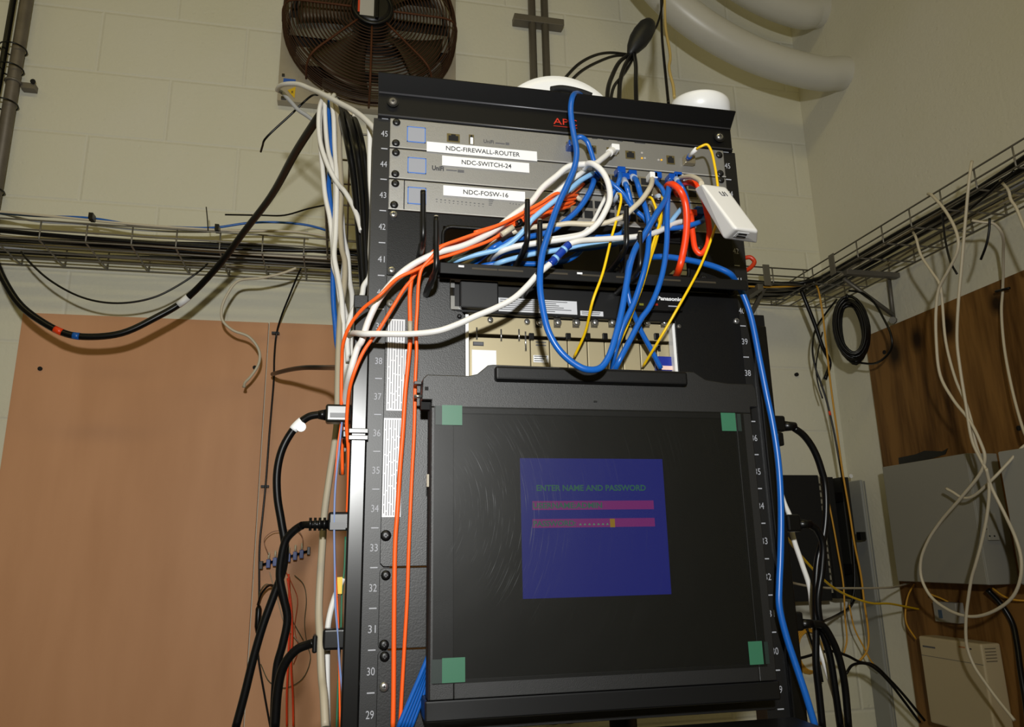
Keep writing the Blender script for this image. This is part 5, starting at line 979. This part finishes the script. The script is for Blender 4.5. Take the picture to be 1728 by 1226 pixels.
patch('blue cable crossing to the lower right and ending above the blue connector', [(1062, 440, -.035), (1058, 465, -.04), (1059, 492), (1066, 520, -.035), (1071, 533), (1082, 559), (1099, 590), (1115, 621, -.008)], M_blue, .0034)
patch('blue cable arching right out of the manager and down the right rack rail', [(1096, 434, -.01), (1118, 433, -.025), (1140, 435), (1182, 443), (1212, 452), (1232, 462, -.03), (1241, 474, -.02), (1252, 493), (1266, 530), (1281, 602), (1294, 667), (1304, 715), (1313, 775), (1317, 830), (1318, 877), (1317, 940), (1315, 985), (1315, 1022), (1326, 1070), (1342, 1119), (1358, 1167), (1376, 1226, -.03)], M_blue, .0042)
patch('blue cable sweeping left from the second unit behind the loop', [(1002, 300, -.010), (1001, 309, -.025), (996, 322, -.03), (983, 344), (969, 360), (954, 373, -.035), (929, 390), (900, 398), (870, 403), (847, 410), (832, 418, -.03), (815, 432), (790, 452, .01)], M_blue, .0038, (0,))
patch('dark blue cable lying low in the left manager opening', [(1062, 345, -.02), (1058, 372), (1048, 394, -.03), (1020, 400), (995, 402), (986, 414), (975, 428), (957, 439), (938, 443), (900, 445), (860, 444), (828, 446), (812, 450, .0), (800, 460, .02)], M_blue, .0036)
patch('blue cable level in the middle of the manager', [(1040, 412, -.025), (1010, 417), (980, 420), (940, 421), (907, 421), (874, 422), (850, 426, -.02), (838, 436, .01)], M_blue, .0032)
patch('blue cable arching from the firewall port and crossing down to the right', [(964, 246, -.012), (969, 236, -.03), (980, 231, -.036), (990, 238), (997, 255), (1004, 276), (1014, 291), (1024, 302, -.025), (1033, 310, -.03), (1051, 326), (1064, 345), (1075, 357, -.035), (1088, 369), (1097, 384, -.04)], M_blue, .0034, (0,))
patch('blue cable with a clear boot dropping from the fourth port', [(1052, 302, -.010), (1055, 309, -.03), (1058, 317, -.035), (1061, 327), (1064, 340), (1067, 352, -.03)], M_blue, .0036, (0,), 8)
patch('blue cable folded behind the first upper plug', [(1046, 290, -.012), (1046, 300, -.028), (1042, 312, -.03), (1036, 322, -.025), (1030, 334, -.02)], M_blue, .0034, (0,))
patch('blue cable curving under the ivory plug to join the long one', [(1106, 300, -.010), (1108, 308, -.025), (1117, 318, -.035), (1122, 332), (1124, 348, -.04), (1122, 380, -.045)], M_blue, .0032, (0,))
patch('blue cable with grey boot passing behind the thick red cable', [(1140, 300, -.010), (1143, 305, -.025), (1150, 314, -.03), (1156, 326), (1160, 340), (1161, 360, -.025)], M_blue, .0032, (0,), 8)
o_, S_ = patch('blue cable bowed level at the right under the red cables', [(1189, 365, -.012), (1186, 372, -.03), (1174, 377, -.04), (1152, 383), (1130, 385), (1114, 382), (1104, 376, -.03)], M_blue, .0036)
q = px(1183, 360, y=-.01); MB().box(q.x-.012, q.x+.008, -.02, -.005, q.z-.006, q.z+.006).build('plug', M_plug, o_, .001)
o_, S_ = patch('short grey cable at the right end of the fiber switch', [(1142, 362, -.010), (1138, 370), (1130, 378), (1118, 382, -.025)], M_grey, .0036)
for i in range(5):
    L_ = ('outer left', 'second', 'middle', 'fourth', 'outer right')[i]
    patch('blue cable in the tight bunch left of the console bottom, '+L_+' strand', [(726+i*.5, 1096+i*5, -.030+i*.004), (719+i*2, 1115+i*3), (708+i*3.4, 1142), (696+i*4.6, 1170), (672+i*5.5, 1226, -.028+i*.004)], M_blue, .0026)
# red orange
patch('thick red orange cable dropping from the second unit into the right opening', [(1124, 318, -.010), (1128, 312, -.03), (1137, 312, -.045), (1148, 322, -.052), (1156, 341), (1159, 369), (1157, 401), (1152, 430), (1147, 450, -.03), (1138, 474, .015)], M_red, .0048)
patch('red orange cable looping down beside the injector box', [(1150, 316, -.010), (1156, 310, -.03), (1166, 308, -.045), (1176, 313), (1186, 332), (1193, 360), (1197, 392), (1192, 418), (1182, 428), (1174, 421), (1169, 395), (1167, 372, -.03), (1166, 362, -.012)], M_red, .0040, (1,))
patch('small dark red cable knot under the red plug', [(1139, 318, -.010), (1141, 326, -.02), (1145, 330), (1150, 326, -.02)], M_red, .003)
patch('dark red cable loop sticking out behind the right rail', [(1212, 442, .03), (1236, 438, .06), (1253, 436, .08), (1266, 434), (1273, 441), (1268, 450), (1256, 458), (1240, 466, .07), (1222, 466, .03)], mat('deep_red_jacket', (170, 45, 15), .4), .0034)
# yellow fibers
def yf(lab, pts, r=.0016): return cable('fiber_cable', lab, 'fiber cable', pts, r, M_yel)
def sleeve(o, p0, p1, y0, y1, r=.0030, m=None, nm='connector_boot'): MB().tube([px(*p0, y=y0), px(*p1, y=y1)], r, 8).build(nm, m or M_wp, o)
o_, _ = yf('yellow fiber, left one, slanting down to the line cards', [(1043, 327, -.035), (1047, 328, -.045), (1048, 338, -.05), (1045, 353), (1038, 379), (1032, 400), (1017, 461), (1000, 508, -.06), (988, 559, -.03), (969, 602, .0)], .0018)
sleeve(o_, (1034, 345), (1043, 327), -.01, -.035, .003, M_clear)
o_, _ = yf('yellow fiber arching from the firewall module and down to the right', [(1176, 251, -.045), (1183, 247, -.052), (1193, 244, -.055), (1200, 254), (1206, 279), (1211, 312), (1214, 345, -.06), (1210, 372), (1204, 392), (1182, 449), (1140, 526, -.05), (1107, 582, -.03), (1085, 618, .002)], .0018)
sleeve(o_, (1164, 263), (1175, 251), -.025, -.043, .0030); sleeve(o_, (1160, 269), (1165, 262), -.012, -.026, .0036, M_plug)
o_, _ = yf('yellow fiber in the middle pair, rear one', [(1091, 333, -.03), (1099, 334, -.04), (1105, 346), (1110, 362), (1113, 378, -.045), (1108, 404), (1097, 438), (1090, 462), (1084, 482), (1079, 496), (1068, 525, -.04), (1060, 546), (1044, 582), (1030, 616, -.01)], .0018)
sleeve(o_, (1078, 344), (1090, 333), -.01, -.03, .003, M_clear)
o_, _ = yf('yellow fiber in the middle pair, front one ending at the manager edge', [(1117, 331, -.03), (1118, 341, -.045), (1115, 362), (1113, 376), (1104, 404, -.05), (1096, 430), (1089, 458), (1083, 484, -.045)], .0018)
sleeve(o_, (1112, 330), (1104, 332), -.03, -.01, .003, M_clear)
yf('yellow fiber strand beside the middle pair', [(1116, 345, -.02), (1116, 368), (1110, 396, -.045), (1100, 424), (1092, 450), (1087, 470, -.045)], .0016)
# white cable at the right of the rack
patch('white cable hanging behind the blue one at the right of the rack', [(1298, 740, .08), (1306, 780), (1316, 825), (1324, 850), (1334, 874), (1338, 904, .08), (1353, 950), (1366, 990), (1372, 1038), (1383, 1092), (1395, 1130), (1407, 1168), (1424, 1226, .08)], M_white, .0036)

# ------------------------------------------------------------------ hanging sleeve and cables behind the rack top
sv = thing('cable_splice', tuple(px(1080, 85, y=.55)), 'black oval splice bulb with black cables fanning down behind the rack', 'cable splice')
c0, c1_ = px(1098, 36, y=.55), px(1062, 92, y=.55); ax_ = (c1_-c0)
prof = [(.003, 0), (.015, .05), (.022, .18), (.0245, .38), (.0235, .58), (.017, .80), (.009, .95), (.004, 1.02)]
MB().lathe(c0, ax_, [(r, h*ax_.length) for r, h in prof], 28).build('bulb', mat('splice_black', (22, 24, 27), .5), sv)
for pts, r in (([(1060, 92), (1030, 89), (1005, 93), (978, 107), (955, 130), (940, 150)], .0033), ([(1060, 93), (1035, 95), (1008, 105), (984, 118), (966, 134), (950, 155)], .0033),
               ([(1061, 92), (1045, 105), (1033, 128), (1026, 150), (1024, 185)], .0048), ([(1066, 92), (1055, 110), (1047, 135), (1045, 160), (1044, 190)], .0050), ([(1070, 90), (1073, 110), (1073, 140), (1074, 190)], .0048), ([(1072, 92), (1055, 122), (1036, 146), (1029, 180)], .0033)):
    P = [Vector(p) for p in trace([(u, v, .55-.25*i/(len(pts)-1)) for i, (u, v) in enumerate(pts)])]; MB().tube(smooth(P, 5), r, 8).build('fan_cable', M_bcab, sv)
MB().tube(smooth(trace([(1094, 42, .55), (1103, 50), (1111, 36), (1117, 10, .6), (1120, -40, .65)]), 5), .0028, 8).build('lead_cable', M_bcab, sv)
cable('cable', 'black cable hanging straight beside the splice bulb', 'cable', [(1116, -40, .62), (1116, 20, .62), (1117, 60), (1120, 95), (1124, 135), (1128, 175, .4)], .0034, M_bcab)
cable('pull_cord', 'knotted pale yellow cord hanging beside the black cable', 'cord', [(1121, -40, .60), (1122, 20, .60), (1123, 45), (1126, 65), (1130, 85), (1131, 100), (1129, 112), (1131, 126), (1136, 145), (1138, 165, .4)], .0034, mat('pale_yellow_cord', (190, 165, 100), .7))
